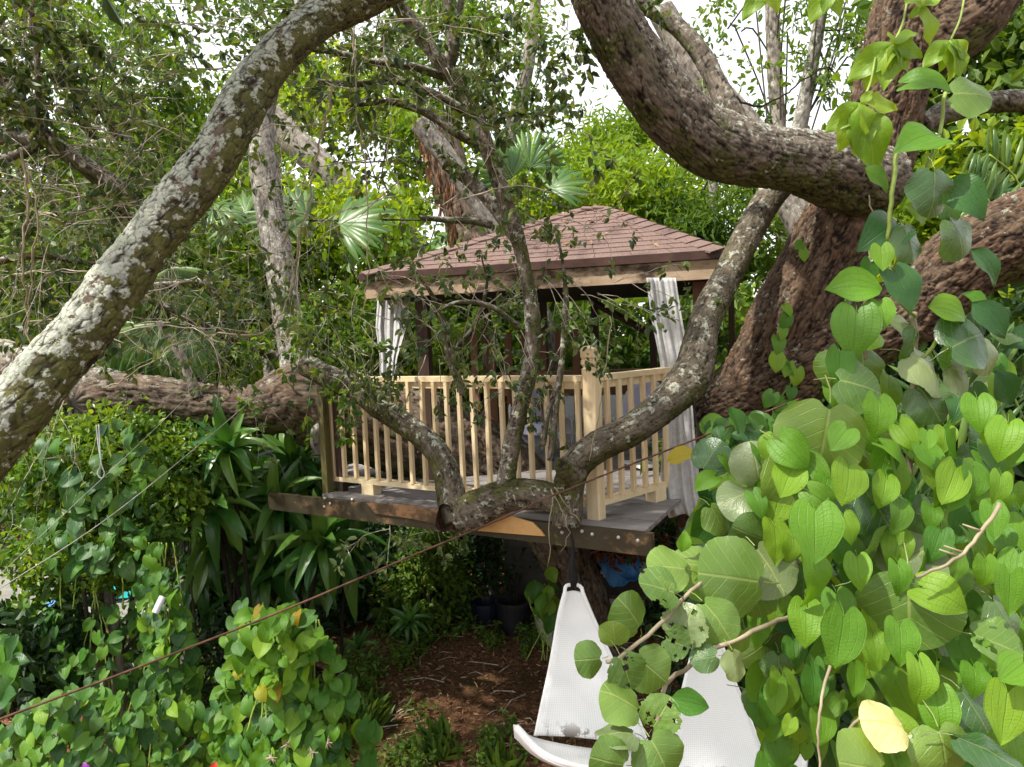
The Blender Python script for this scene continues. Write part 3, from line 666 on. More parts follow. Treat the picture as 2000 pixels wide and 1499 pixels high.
# posts, braces, slats and back rail
def zpost(p, w, z0, z1, mat, name='post'):
    m = MB(); m.box([p[0], p[1], (z0 + z1) / 2], [gu, gv, UP], (w, w, z1 - z0)); return part(name, m.mesh(name, mat), th_)
inset = .30
Pc = [EL + gu * .42 + gv * inset, ER - gu * .20 + gv * inset, ER - gu * .20 + gv * (gw - inset), EL + gu * .3 + gv * (gw - inset)]
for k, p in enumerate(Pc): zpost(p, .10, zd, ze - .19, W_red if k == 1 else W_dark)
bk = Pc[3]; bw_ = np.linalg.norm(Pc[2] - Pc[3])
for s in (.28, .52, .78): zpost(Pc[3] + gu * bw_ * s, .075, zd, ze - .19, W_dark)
m = MB(); m.box(Pc[3] + gu * bw_ / 2 + UP * (zd + .78 - Pc[3][2]) - gv * .06, [gu, gv, UP], (bw_, .14, .04)); m.box(Pc[3] + gu * bw_ / 2 + UP * (zd + .60 - Pc[3][2]) - gv * .02, [gu, gv, UP], (bw_, .04, .15))
part('back_rail', m.mesh('back_rail', W_red), th_)
m = MB(); a = Pc[3] + gu * bw_ * .52; b_ = Pc[3] + gu * bw_ * .86
m.tube([np.array([a[0], a[1], ze - .25]), np.array([b_[0], b_[1], zd + 1.05])], .045, 6); part('brace', m.mesh('brace', W_dark), th_)
# red-brown slats on the left half, dark boards on the right wall
sl = MB()
for s in np.linspace(.05, .42, 7):
    m = MB(); p = EL + gu * gw * s * .9 + gu * .35 + gv * (1.5 + 1.1 * s); m.box([p[0], p[1], zd + .72], [gu, gv, UP], (.075, .025, 1.1)); part('slat', m.mesh('slat', W_red), th_)
for k in range(11):
    p = ER + gu * .06 + gv * (.55 + k * .2); hgt = ze - zd - .16 - (.0 if k < 6 else .5)
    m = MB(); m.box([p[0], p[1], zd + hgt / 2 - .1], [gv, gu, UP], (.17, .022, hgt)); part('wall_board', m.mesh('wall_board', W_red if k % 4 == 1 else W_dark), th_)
for dx, y0, y1 in [(0, 0, 0)]:
    pass

# ------------------------------------------------------------------ curtains
M_cloth = plain_mat('grey_white_curtain', (.47, .47, .47), .85, .2, var=.12, bump=.15, scale=30)
def curtain(rows, d, nfold, label, seed):
    rows = np.array(rows, float); ys = np.linspace(rows[0, 0], rows[-1, 0], 60); nx = 64
    xl = np.interp(ys, rows[:, 0], rows[:, 1]); xr = np.interp(ys, rows[:, 0], rows[:, 2]); V = []
    for i, y in enumerate(ys):
        k = i / 59; s = np.linspace(0, 1, nx)
        ph = s * nfold * 2 * np.pi + .9 * np.sin(k * 3 + seed) + 1.4 * np.sin(s * 5 + k * 2.2)
        zz = .012 * np.sin(ph) * (.6 + .6 * k) + .006 * np.sin(ph * 1.9 + 3 * k) + .02 * np.sin(s * 3 + k * 2)
        yy = y + (4 * np.sin(ph * .5 + 1) if i == 59 else 0)
        for q in range(nx): V.append(P(xl[i] + (xr[i] - xl[i]) * s[q], yy if np.isscalar(yy) else yy[q], d + zz[q]))
    i = np.arange(59)[:, None] * nx; j = np.arange(nx - 1)[None]
    o = single('curtain', mk_mesh('curtain', V, np.stack([i + j, i + j + 1, i + nx + j + 1, i + nx + j], -1).reshape(-1, 4), M_cloth), label, 'curtain', 'white gazebo curtains')
    md = o.modifiers.new('thick', 'SOLIDIFY'); md.thickness = .003
curtain([(543, 1262, 1320), (620, 1272, 1332), (700, 1288, 1346), (780, 1298, 1352), (860, 1293, 1358), (930, 1290, 1366), (985, 1294, 1374), (1008, 1306, 1376)], 5.62, 3.6, 'long white curtain hanging below the deck at the right post', 1)
curtain([(578, 738, 802), (640, 734, 794), (700, 742, 776), (760, 742, 770)], 6.95, 4, 'short white curtain at the left end of the gazebo', 2)

# ------------------------------------------------------------------ furniture on the deck
M_lav = plain_mat('lavender_fabric', (.72, .70, .88), .8, .2, var=.06, bump=.08, scale=60)
M_whitep = plain_mat('white_plastic', (.78, .78, .77), .4, .5, var=.03, bump=.02)
M_greyp = plain_mat('pale_grey_panel', (.62, .63, .64), .55, .4, var=.05)
def round_chair(x, ybase, wpx, hpx, label, yaw):
    b = hitz(x, ybase, zd); d = depth(b); R = wpx * d / F / 2; H = hpx * d / F
    t = thing('round_back_chair', label, 'chair', b, 'lavender chairs on the deck')
    fx = np.array([math.cos(yaw), math.sin(yaw), 0]); fy = np.array([-fx[1], fx[0], 0])     # fy points to the back
    n, mr = 28, 7; V = []
    for k in range(mr + 1):
        r = k / mr
        for q in range(n):
            a = q * 2 * math.pi / n
            V.append(b + fx * R * r * math.cos(a) + UP * (H * .56 + H * .44 * r * math.sin(a)) + fy * (.22 - .16 * r * r + .10 * r * math.sin(a)))
    i = np.arange(mr)[:, None] * n; j = np.arange(n)[None]; kk = (j + 1) % n
    me = mk_mesh('backrest', V, np.stack([i + j, i + kk, i + n + kk, i + n + j], -1).reshape(-1, 4), M_lav)
    o = part('backrest', me, t); o.modifiers.new('s', 'SOLIDIFY').thickness = .03
    ringp = np.array(V[mr * n:] + V[mr * n:mr * n + 2]); m = MB(); m.tube(ringp, .014, 6); part('piping', m.mesh('piping', M_whitep, True), o)
    m = MB(); th2 = np.linspace(0, 2 * np.pi, 24, endpoint=False)
    lo = [b + fx * R * .8 * math.cos(a) - fy * (.12 + .28 * math.sin(a)) + UP * (H * .33) for a in th2]; hi = [p + UP * .09 for p in lo]
    m.add(np.concatenate([lo, hi, [np.mean(hi, 0)]]), [[i, (i + 1) % 24, 24 + (i + 1) % 24, 24 + i] for i in range(24)], [[48, 24 + i, 24 + (i + 1) % 24] for i in range(24)])
    part('seat_cushion', m.mesh('seat_cushion', M_lav, True), t)
    for sx in (-1, 1):
        for sy in (-1, 1):
            m = MB(); m.tube([b + fx * R * .75 * sx - fy * (.12 + .3 * sy), b + fx * R * .6 * sx - fy * (.12 + .22 * sy) + UP * H * .34], .014, 6); part('leg', m.mesh('leg', M_whitep), t)
round_chair(1043, 885, 84, 132, 'lavender round backed chair behind the front railing', .35)
round_chair(1262, 880, 96, 135, 'lavender round backed chair behind the short side railing', -.35)
b = hitz(1150, 872, zd); d = depth(b)
t = thing('bench', 'pale grey bench with white tube frame between the lavender chairs', 'bench', b)
m = MB(); m.box(b + gv * .12 + UP * .33, [gu, gv, UP], (150 * d / F, .03, .42)); part('back_panel', m.mesh('back_panel', M_greyp), t)
m = MB(); m.box(b - gv * .02 + UP * .31, [gu, gv, UP], (140 * d / F, .26, .03)); part('seat', m.mesh('seat', M_greyp), t)
for s in (-1, 1):
    c = b + gu * s * 42 * d / F - gv * .16; w = .085
    pts = [c - gu * w, c - gu * w + UP * .30, c - gu * (w - .03) + UP * .335, c + gu * (w - .03) + UP * .335, c + gu * w + UP * .30, c + gu * w]
    m = MB(); m.tube(pts, .012, 6); part('leg_frame', m.mesh('leg_frame', M_whitep, True), t)
m = MB(); p0 = hitz(1225, 905, zd); p1 = hitz(1285, 925, zd)
m.box((p0 + p1) / 2 + UP * .04, [nrm(p1 - p0), nrm(np.cross(UP, nrm(p1 - p0))), UP], (.34, .20, .025)); single('folded_cloth', m.mesh('folded_cloth', M_whitep), 'folded white cloth lying on the deck boards behind the side railing', 'cloth')

# ------------------------------------------------------------------ ground
g = NG('leaf_litter_soil'); tc = g.node('ShaderNodeTexCoord').outputs['Object']
n1 = g.noise(tc, 1.3, 5); n2 = g.noise(tc, 22, 6, .7); n3 = g.noise(tc, 60, 4)
c = g.mix(g.ramp(n2, .35, .68), (.085, .043, .023), (.26, .14, .075)); c = g.mix(g.ramp(n1, .5, .75), c, (.07, .055, .02))
M_soil = g.out(g.pbsdf(c, .95, .1, g.bump(g.math('ADD', n2, g.math('MULTIPLY', n3, .5)), 1, .04)))
xs = np.concatenate([[-200, -60, -30], np.linspace(-14, 14, 113), [30, 60, 200]]); ys = np.concatenate([[-60, -10], np.linspace(1, 24, 93), [40, 90, 300]])
X, Y = np.meshgrid(xs, ys); q = np.stack([X, Y, 0 * X], -1).reshape(-1, 3)
def gz(x, y): return .10 * vn(np.stack([np.atleast_1d(x) * .7, np.atleast_1d(y) * .7, 0 * np.atleast_1d(x)], 1), 5) + .03 * vn(np.stack([np.atleast_1d(x) * 4., np.atleast_1d(y) * 4., 0 * np.atleast_1d(x)], 1), 6)
q[:, 2] = np.where((abs(q[:, 0]) < 25) & (q[:, 1] < 30), gz(q[:, 0], q[:, 1]), 0)
nx = len(xs); i = np.arange(len(ys) - 1)[:, None] * nx; j = np.arange(nx - 1)[None]
single('ground', mk_mesh('ground', q, np.stack([i + j, i + j + 1, i + nx + j + 1, i + nx + j], -1).reshape(-1, 4), M_soil), None, None, kind='structure')
# litter
n = 16000; x = rng.uniform(-5, 5, n); y = rng.uniform(5, 11, n); p = np.stack([x, y, gz(x, y) + rng.uniform(.004, .03, n)], 1)
single('leaf_litter', leaf_cloud('leaf_litter', p, rand_dirs(n, (0, 0, 0)) * [1, 1, .3], rand_dirs(n, (0, 0, 1.6)), rng.uniform(.02, .075, n), L_litter, T_LANCE), 'brown dry leaf litter covering the ground below the deck', 'leaf litter', kind='stuff')
n = 700; mb = MB(); 
for _ in range(220):
    x, y = random.uniform(-4, 3), random.uniform(5.3, 9.5); a = random.uniform(0, 6.3); l = random.uniform(.08, .5); z = gz(x, y)[0] + .02
    mb.tube([[x, y, z], [x + l * .5 * math.cos(a), y + l * .5 * math.sin(a), z + .02], [x + l * math.cos(a + .2), y + l * math.sin(a + .2), z + .005]], random.uniform(.002, .006), 4)
single('fallen_twigs', mb.mesh('fallen_twigs', M_twig), 'thin fallen twigs scattered on the leaf litter', 'twigs', kind='stuff')
# low weeds in patches
def patch_points(n, regions, h=(.02, .16)):
    out = []
    for (cx, cy, rx, ry, w) in regions:
        k = int(n * w); c = hitz(cx, cy, 0.0); R = np.linalg.norm(hitz(cx + rx, cy, 0) - c); R2 = np.linalg.norm(hitz(cx, cy - ry, 0) - c)
        cl = rng.normal(0, .5, (max(3, k // 60), 2)); ci = rng.integers(0, len(cl), k); q = cl[ci] + rng.normal(0, .12, (k, 2))
        xx = c[0] + q[:, 0] * R; yy = c[1] + q[:, 1] * R2; out.append(np.stack([xx, yy, gz(xx, yy) + rng.uniform(*h, k)], 1))
    return np.concatenate(out)
wp = patch_points(8500, [(700, 1330, 50, 50, .06), (580, 1450, 160, 80, .10), (960, 1440, 60, 50, .04), (880, 1240, 80, 40, .10), (1050, 1260, 50, 40, .06), (760, 1280, 80, 50, .10), (840, 1480, 120, 40, .08), (300, 1430, 320, 120, .35), (100, 1330, 200, 90, .2), (990, 1250, 60, 30, .04)])
single('ground_cover', leaves_at('ground_cover', wp, .05, L_mid, T_OVAL, droop=.1, upn=1.3), 'low green weeds creeping over the leaf litter', 'weeds', kind='stuff')
gp = patch_points(600, [(700, 1420, 60, 60, .4), (620, 1480, 200, 60, .3), (870, 1470, 120, 50, .3)], (.0, .02))
single('grass', leaf_cloud('grass', gp, rand_dirs(len(gp), (0, 0, 1.5)), rand_dirs(len(gp)), rng.uniform(.10, .26, len(gp)), L_mid, (T_LANCE[0] * [.25, 1, 1], T_LANCE[1])), 'sparse grass tufts at the edge of the bare soil', 'grass', kind='stuff')
# paved yard beyond the hedge, left
pa = MB(); pv = [hitz(-300, 1215, .03), hitz(420, 1235, .03), hitz(480, 1120, .03), hitz(-300, 1110, .03)]
pa.hexa([p - UP * .08 for p in pv], [p + UP * .1 for p in pv]); single('patio', pa.mesh('patio', plain_mat('pale_concrete', (.22, .21, .19), .9, .2, scale=4)), None, None, kind='structure')

# ------------------------------------------------------------------ trees and shrubs behind
def bg_tree(name, label, cat, x, y, d, rx, ry, n, lpx, mat, tpl=T_OVAL, k=26, cl=.22, trunk=None, group=None, shell=.6, droop=.5, rz=None, tmat=M_grey, extra=None):
    c = P(x, y, d); base = np.array([c[0], c[1], 0.0])
    if trunk: bx = P(trunk[0][0], trunk[0][1], d); base = np.array([bx[0], bx[1], 0.0])
    t = thing(name, label, cat, base, group)
    R = (rx * d / F, ry * d / F, (rz or rx) * d / F * .8)
    p, ti = blob(n, c, R, k, cl, shell); kee = p[:, 2] > .05; p, ti = p[kee], ti[kee]
    part('foliage', leaves_at('foliage', p, lpx * d / F, mat, tpl, ti, droop), t, kind='stuff')
    m = MB()
    if trunk: rows = np.concatenate([[np.append(base - UP * .1, trunk[0][2] * d / F * 1.15)], px([(a, b, r, d) for a, b, r in trunk])])
    else: rows = np.array([np.append(base - UP * .1, .06), np.append(base * .5 + c * .5 + rng.normal(0, .05, 3), .05), np.append(c + UP * R[1] * .5, .02)])
    part('trunk', limb_mesh('trunk', rows, tmat, 22, .06, .05, .3, .008, .06, seed=int(x) % 97), t)
    for q in range(9):                                     # limbs reaching into the crown
        a = rows[-1, :3] * random.uniform(.0, .5) + c * 1.0; a = rows[min(len(rows) - 1, 1 + q % max(1, len(rows) - 1)), :3]
        e = c + rand_dirs(1)[0] * np.array([R[0], R[2], R[1]]) * random.uniform(.5, .95)
        m.tube(spline(np.array([a, (a + e) / 2 + rng.normal(0, .12 * R[0], 3), e]), .3), .016, 5)
    part('limbs', m.mesh('limbs', tmat, True), t, kind='stuff')
    return t
# far wall of woodland
n = 60000; fx = rng.uniform(-24, 24, n); prof = lambda x: 5.2 + 1.6 * np.sin(x * .45 + 1) + 1.1 * np.sin(x * 1.3) + .7 * np.sin(x * 2.9 + 2)
top = prof(fx) - 2.6 * np.exp(-((fx - 4.3) / 2.2) ** 2); fz = rng.random(n) ** .8 * top; fy = 22 + rng.uniform(-1.5, 4, n) + 1.5 * np.sin(fx)
cl_ = fbm(np.stack([fx * .8, fy * .8, fz * .8], 1), 2, 9)
single('distant_woodland', leaves_at('distant_woodland', np.stack([fx, fy, fz], 1), .34, L_bright, T_OVAL, np.clip(.45 + .45 * cl_ + rng.normal(0, .12, n), 0, 1)), 'far bright green woodland closing the view behind the gazebo', 'woodland', kind='stuff')
n = 26000; fx = rng.uniform(-14, 14, n); fy = 12.5 + rng.uniform(-1, 2, n) + np.sin(fx * 1.2) * .8; fz = rng.random(n) * (2.6 + .9 * np.sin(fx * .9 + 2) + .5 * np.sin(fx * 2.7))
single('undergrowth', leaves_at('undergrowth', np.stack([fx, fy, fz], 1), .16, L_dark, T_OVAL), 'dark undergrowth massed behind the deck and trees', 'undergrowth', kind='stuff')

bt = bg_tree
bt('tree', 'sunny yellow green tree right of centre against the white sky', 'tree', 1270, 340, 15, 170, 110, 9000, 16, L_bright, T_LANCE, 40, trunk=[(1300, 620, 10), (1285, 420, 8)], group='trees behind the gazebo')
bt('tree', 'bright leafy tree directly above the gazebo roof peak', 'tree', 1120, 390, 13, 190, 90, 8000, 15, L_bright, T_OVAL, 36, trunk=[(1090, 640, 9), (1110, 430, 7)], group='trees behind the gazebo')
bt('tree', 'pale tall tree with open crown at the top centre', 'tree', 930, 130, 16, 190, 190, 4200, 14, L_mid, T_OVAL, 60, .14, trunk=[(960, 560, 17), (985, 330, 15), (1030, 130, 13), (1050, -30, 10)], group='trees behind the gazebo', tmat=M_pale)
bt('tree', 'grey thin trunk with ferny sprays right of the arching limb', 'tree', 1480, 90, 14, 140, 170, 700, 15, L_mid, T_OVAL, 26, .13, trunk=[(1540, 600, 14), (1525, 330, 15), (1512, 120, 14), (1505, -60, 12)], group='trees behind the gazebo', tmat=M_pale)
bt('tree', 'leaning slim grey tree between arching limb and great trunk', 'tree', 1620, 60, 13, 90, 140, 700, 18, L_mid, T_LANCE, 22, .14, trunk=[(1535, 420, 17), (1560, 260, 15), (1598, 60, 12), (1615, -60, 10)], group='trees behind the gazebo', tmat=M_grey)
bt('tree', 'mid green tree filling the gap under the arching limb', 'tree', 1440, 460, 12, 170, 110, 7000, 18, L_mid, T_LANCE, 34, trunk=[(1395, 480, 11), (1392, 330, 9)], group='trees behind the gazebo')
bt('tree', 'broad mid green tree at the upper right edge', 'tree', 1900, 230, 9.5, 190, 240, 7500, 28, L_mid, T_OVAL, 40, trunk=[(1945, 700, 14), (1930, 400, 12)], group='trees at the right')
bt('tree', 'bright leafy tree low at the right edge', 'tree', 1960, 420, 8.5, 170, 170, 4200, 30, L_bright, T_OVAL, 30, trunk=[(1985, 760, 10), (1975, 520, 8)], group='trees at the right')
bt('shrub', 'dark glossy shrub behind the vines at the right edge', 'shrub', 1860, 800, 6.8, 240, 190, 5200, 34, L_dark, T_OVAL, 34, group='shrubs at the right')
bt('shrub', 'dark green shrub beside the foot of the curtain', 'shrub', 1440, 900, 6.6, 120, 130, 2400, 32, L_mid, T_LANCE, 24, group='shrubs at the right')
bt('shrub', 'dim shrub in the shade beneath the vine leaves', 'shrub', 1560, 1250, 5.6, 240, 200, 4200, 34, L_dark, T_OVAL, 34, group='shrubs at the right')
bt('tree', 'tall green tree at the far upper left', 'tree', 120, 220, 13, 270, 260, 10000, 16, L_mid, T_OVAL, 90, .13, trunk=[(90, 700, 16), (110, 300, 12)], group='trees at the left')
bt('tree', 'sunny tree showing through the twigs at the left', 'tree', 330, 390, 14, 210, 170, 7000, 16, L_bright, T_OVAL, 50, .13, trunk=[(350, 700, 12), (340, 420, 9)], group='trees at the left')
bt('tree', 'airy tree behind the leaning lichen limb', 'tree', 650, 330, 15, 230, 190, 6000, 15, L_bright, T_OVAL, 56, .11, trunk=[(690, 640, 12), (665, 320, 9)], group='trees at the left')
bt('tree', 'fine leaved tree high behind the leaning lichen limb', 'tree', 420, 110, 18, 330, 190, 7000, 13, L_mid, T_OVAL, 90, .10, trunk=[(520, 640, 12), (470, 300, 9)], group='trees at the left')
bt('tree', 'thin crowned tree behind the top of the sapling', 'tree', 760, 90, 18, 220, 190, 5200, 13, L_bright, T_OVAL, 70, .10, trunk=[(800, 600, 12), (780, 250, 9)], group='trees at the left')
bt('tree', 'bright shrubby tree left of the gazebo roof', 'tree', 620, 520, 11.5, 190, 140, 8000, 18, L_bright, T_OVAL, 40, trunk=[(640, 800, 10), (630, 600, 8)], group='trees at the left')
bt('tree', 'dark bushy tree behind the lower part of the lichen limb', 'tree', 120, 560, 10, 250, 160, 8000, 20, L_mid, T_OVAL, 44, trunk=[(150, 900, 12), (140, 650, 9)], group='trees at the left')
bt('tree', 'green tree between the lichen limb and the grey stem', 'tree', 400, 560, 10.5, 170, 160, 5200, 20, L_mid, T_LANCE, 40, trunk=[(400, 900, 10), (400, 640, 8)], group='trees at the left')
bt('tree', 'leafy tree seen through the open gazebo', 'tree', 1180, 640, 11, 230, 110, 7000, 20, L_mid, T_OVAL, 36, trunk=[(1200, 860, 10), (1190, 680, 8)], group='trees behind the gazebo')
bt('tree', 'shaded tree behind the left half of the gazebo', 'tree', 860, 660, 11, 200, 120, 6000, 20, L_mid, T_OVAL, 36, trunk=[(860, 860, 10), (860, 700, 8)], group='trees behind the gazebo')
# diagonal pale trunks and the shaggy palm trunk
for lab, rows, mat in [('pale trunk slanting down behind the grey stem', [(500, 200, 26, 12), (600, 300, 28, 12), (700, 390, 27, 12), (800, 470, 26, 12), (950, 700, 26, 12), (1060, 960, 26, 12.0)], M_pale),
                       ('grey trunk leaning behind the sapling above the roof', [(820, 240, 20, 9.5), (890, 330, 21, 9.5), (950, 420, 20, 9.5), (1010, 520, 20, 9.5), (1080, 700, 20, 9.5), (1120, 1080, 20, 9.5)], M_grey),
                       ('pale trunk leaning up behind the arching limb', [(1290, 20, 26, 9.6), (1370, 150, 30, 9.6), (1470, 270, 32, 9.6), (1560, 420, 32, 9.6), (1640, 640, 34, 9.6), (1700, 960, 34, 9.6)], M_pale)]:
    r = px(rows); r = np.concatenate([r, [np.append([r[-1, 0], r[-1, 1], -.1], r[-1, 3])]])
    t = thing('bare_tree', lab, 'tree', (r[-1, 0], r[-1, 1], 0), 'bare trunks in the background'); part('trunk', limb_mesh('trunk', r, mat, 30, .03, .045, .3, .008, .06, seed=len(lab)), t)
r = px([(850, 240, 36, 11), (880, 340, 38, 11), (915, 440, 40, 11), (940, 560, 38, 11)]); r = np.concatenate([r, [np.append([r[-1, 0] + .1, r[-1, 1], -.1], .26)]])
t = thing('palm_tree', 'shaggy reddish palm trunk wrapped in dead fibre above the roof', 'palm', (r[-1, 0], r[-1, 1], 0))
part('trunk', limb_mesh('trunk', r, M_red, 40, .03, .08, .15, .03, .08, seed=5), t)
sh = spline(r, .02); n = 900; ii = rng.integers(0, int(len(sh) * .6), n); dr = rand_dirs(n, (0, -.4, 0)); dr[:, 2] *= .2; dr = nrm(dr)
part('dead_fibre', leaf_cloud('dead_fibre', sh[ii, :3] + dr * sh[ii, 3:4] * .95, nrm(dr * .4 + [0, 0, -1]), dr + rng.normal(0, .3, (n, 3)), rng.uniform(.08, .28, n), leaf_mat('dead_fibre', (.14, .07, .04), (.24, .13, .075), (.36, .22, .14), .1, .8, .1), (T_LANCE[0] * [.5, 1, 1], T_LANCE[1])), t, kind='stuff')

M_dstem = plain_mat('dark_stalk', (.06, .09, .03), .6)
# ------------------------------------------------------------------ palms
def fan_frond(t, c, R, axis, normal, n=18, span=2.6, mesh=None, d=0):
    axis = nrm(axis); nn = nrm(normal - axis * np.dot(normal, axis)); sx = np.cross(axis, nn)
    for k in range(n):
        a = (k / (n - 1) - .5) * span; dr = axis * math.cos(a) + sx * math.sin(a); L = R * (1 - .25 * abs(a) / span)
        place(BLADE[k % 3][0], t, c + dr * L * .46, dr - UP * .12, nn + rng.normal(0, .12, 3), L, 'blade')
BLADE = leaf_meshes('blade', 'strap', [S_palm], 3, 130, nu=2, nv=7, bend=.55, fold=-.9, ripple=0, width=1.25, edge=.001)
def fan_palm(label, base, fronds, d):
    b = P(base[0], base[1], d); t = thing('fan_palm', label, 'palm', (b[0], b[1], 0), 'fan palms behind the limbs'); m = MB()
    for x, y, rpx, ang in fronds:
        c = P(x, y, d + random.uniform(-.3, .3)); fan_frond(t, c, rpx * d / F, screen_dir(ang) + f_ * random.uniform(-.3, .3), -f_ + UP * .7 + rng.normal(0, .2, 3))
        m.tube(spline(np.array([[b[0], b[1], 0], (b + c) / 2, c]), .3), .009, 5)
    part('stalks', m.mesh('stalks', M_dstem, True), t, kind='stuff')
fan_palm('fan palm with one pale frond beside the lichen limb', (345, 760), [(330, 530, 110, 75), (300, 640, 120, 100), (360, 650, 100, 60)], 6.9)
fan_palm('fan palm with fronds hanging over the dead limb', (280, 800), [(260, 640, 130, 110), (215, 690, 110, 130), (320, 690, 90, 80)], 7.2)
fan_palm('fan palm standing sunlit above the roof ridge', (1030, 520), [(1035, 330, 90, -80), (1000, 350, 90, -120), (1075, 370, 80, -40), (890, 470, 90, 160)], 11.5)
fan_palm('fan palm between the grey stem and the gazebo roof', (620, 600), [(600, 430, 120, 200), (660, 440, 120, -20), (480, 420, 100, 190), (420, 400, 90, 10)], 9.0)
def feather(t, pts, L0, nl, mesh, m):
    s = spline(px(pts), .02); idx = np.linspace(6, len(s) - 1, nl).astype(int); m.tube(s[::4], .009, 5)
    for q, i in enumerate(idx):
        tg = nrm(s[min(i + 2, len(s) - 1), :3] - s[i - 2, :3]); side = nrm(np.cross(tg, f_))
        for sg in (-1, 1):
            k = q / nl; L = L0 * (.55 + .9 * k * (1 - k) * 2) ; dr = nrm(side * sg + tg * .6 - UP * .35 + rng.normal(0, .06, 3))
            place(BLADE[q % 3][0], t, s[i, :3] + dr * L * .45, dr, -f_ + UP * .6, L, 'leaflet')
t = thing('feather_palm', 'feathery palm with narrow leaflets behind the right vine leaves', 'palm', (P(1900, 900, 5.2)[0], P(1900, 900, 5.2)[1], 0)); m = MB()
for pts in ([(1990, 900, 5.2), (1920, 790, 5.1), (1830, 760, 5.0), (1740, 790, 4.9)], [(2000, 820, 5.5), (1940, 700, 5.5), (1860, 660, 5.4)], [(1960, 1000, 5.0), (1880, 900, 4.9), (1790, 880, 4.8)], [(2010, 560, 6.5), (1950, 420, 6.4), (1880, 340, 6.3)], [(2020, 500, 6.5), (1990, 360, 6.5), (1930, 300, 6.4)], [(1990, 1250, 4.2), (1940, 1130, 4.1), (1850, 1110, 4.0)]):
    feather(t, pts, .34, 16, BLADE, m)
part('rachis', m.mesh('rachis', M_gstem, True), t, kind='stuff')

# ------------------------------------------------------------------ left middle distance: bright shrub, strap leaved plants
bt('shrub', 'bright small leaved shrub under the dead limb at the left', 'shrub', 200, 930, 6.2, 190, 120, 9000, 15, L_shrub, T_OVAL, 60, .14, group='shrubs at the left')
bt('shrub', 'sunlit small leaved shrub below the thin string', 'shrub', 190, 1055, 6.0, 170, 90, 5200, 15, L_shrub, T_OVAL, 50, .15, group='shrubs at the left')
bt('shrub', 'light green shrub left of the strap leaved plants', 'shrub', 330, 905, 7.2, 80, 80, 3200, 15, L_shrub, T_OVAL, 36, .16, group='shrubs at the left')
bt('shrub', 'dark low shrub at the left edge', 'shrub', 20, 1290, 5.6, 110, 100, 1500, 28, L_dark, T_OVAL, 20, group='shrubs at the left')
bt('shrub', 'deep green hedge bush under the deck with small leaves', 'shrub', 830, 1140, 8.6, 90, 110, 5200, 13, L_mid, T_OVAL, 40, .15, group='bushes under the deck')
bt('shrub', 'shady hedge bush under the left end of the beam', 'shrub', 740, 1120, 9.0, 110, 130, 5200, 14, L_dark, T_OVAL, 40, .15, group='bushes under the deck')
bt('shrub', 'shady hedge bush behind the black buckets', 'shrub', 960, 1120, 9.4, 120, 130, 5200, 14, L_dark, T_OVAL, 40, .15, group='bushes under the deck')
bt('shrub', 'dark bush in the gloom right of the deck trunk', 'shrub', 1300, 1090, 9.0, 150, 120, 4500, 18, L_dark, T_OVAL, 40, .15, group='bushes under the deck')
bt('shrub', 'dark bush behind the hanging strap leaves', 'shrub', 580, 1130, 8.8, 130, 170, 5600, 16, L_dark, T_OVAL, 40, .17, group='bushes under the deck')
bt('shrub', 'dark tangle behind the left vine column', 'shrub', 330, 1270, 7.4, 190, 110, 4200, 18, L_dark, T_OVAL, 34, group='bushes under the deck')
def strap_plant(label, heads, d, L, base):
    b = P(base[0], base[1], d); t = thing('strap_leaved_plant', label, 'plant', (b[0], b[1], 0), 'strap leaved plants under the dead limb'); m = MB()
    for (x, y, n, sc) in heads:
        c = P(x, y, d + random.uniform(-.35, .35)); m.tube(spline(np.array([[b[0] + rng.normal(0, .12), b[1], 0], (b * [1, 1, 0] + c) / 2 + rng.normal(0, .06, 3), c]), .2), .018, 6)
        for k in range(n):
            a = k * 2.4; el = 1.15 - 2.2 * (k / n); l = L * sc * random.uniform(.75, 1.1)
            dr = np.array([math.cos(a) * math.cos(el), math.sin(a) * math.cos(el), math.sin(el)])
            place(STRAP[k % 4][0], t, c + dr * l * .45, dr, UP * (1 if el < .9 else .3) - f_ * .5 + rng.normal(0, .1, 3), l)
    part('stems', m.mesh('stems', M_branch, True), t)
strap_plant('lush strap leaved plant in the light left of the deck post', [(575, 905, 34, 1), (505, 925, 30, 1), (545, 985, 30, 1.0), (600, 965, 28, .95)], 7.2, .48, (590, 1250))
strap_plant('strap leaved plant beside the light green shrub', [(445, 875, 30, .95), (405, 920, 28, .95), (465, 960, 30, 1), (420, 985, 28, 1)], 6.7, .46, (470, 1250))
strap_plant('dark strap leaved plant hanging beneath the beam end', [(560, 1050, 34, 1.05), (490, 1060, 32, 1.05), (630, 1060, 32, 1), (420, 1060, 30, 1), (520, 1120, 30, .95), (600, 1120, 28, .95)], 7.1, .52, (560, 1280))
strap_plant('dark strap leaved plant in deep shade', [(680, 1080, 26, 1), (450, 1150, 28, .9), (530, 1160, 28, 1), (400, 1120, 26, .9)], 7.6, .52, (620, 1290))
strap_plant('small spiky strap leaved plant on the ground in shade', [(800, 1215, 20, .55), (700, 1265, 18, .5)], 8.0, .48, (780, 1240))
strap_plant('spiky strap leaved plant low at the left', [(140, 1190, 18, .8), (60, 1210, 18, .8), (170, 1250, 14, .7)], 6.3, .48, (120, 1330))

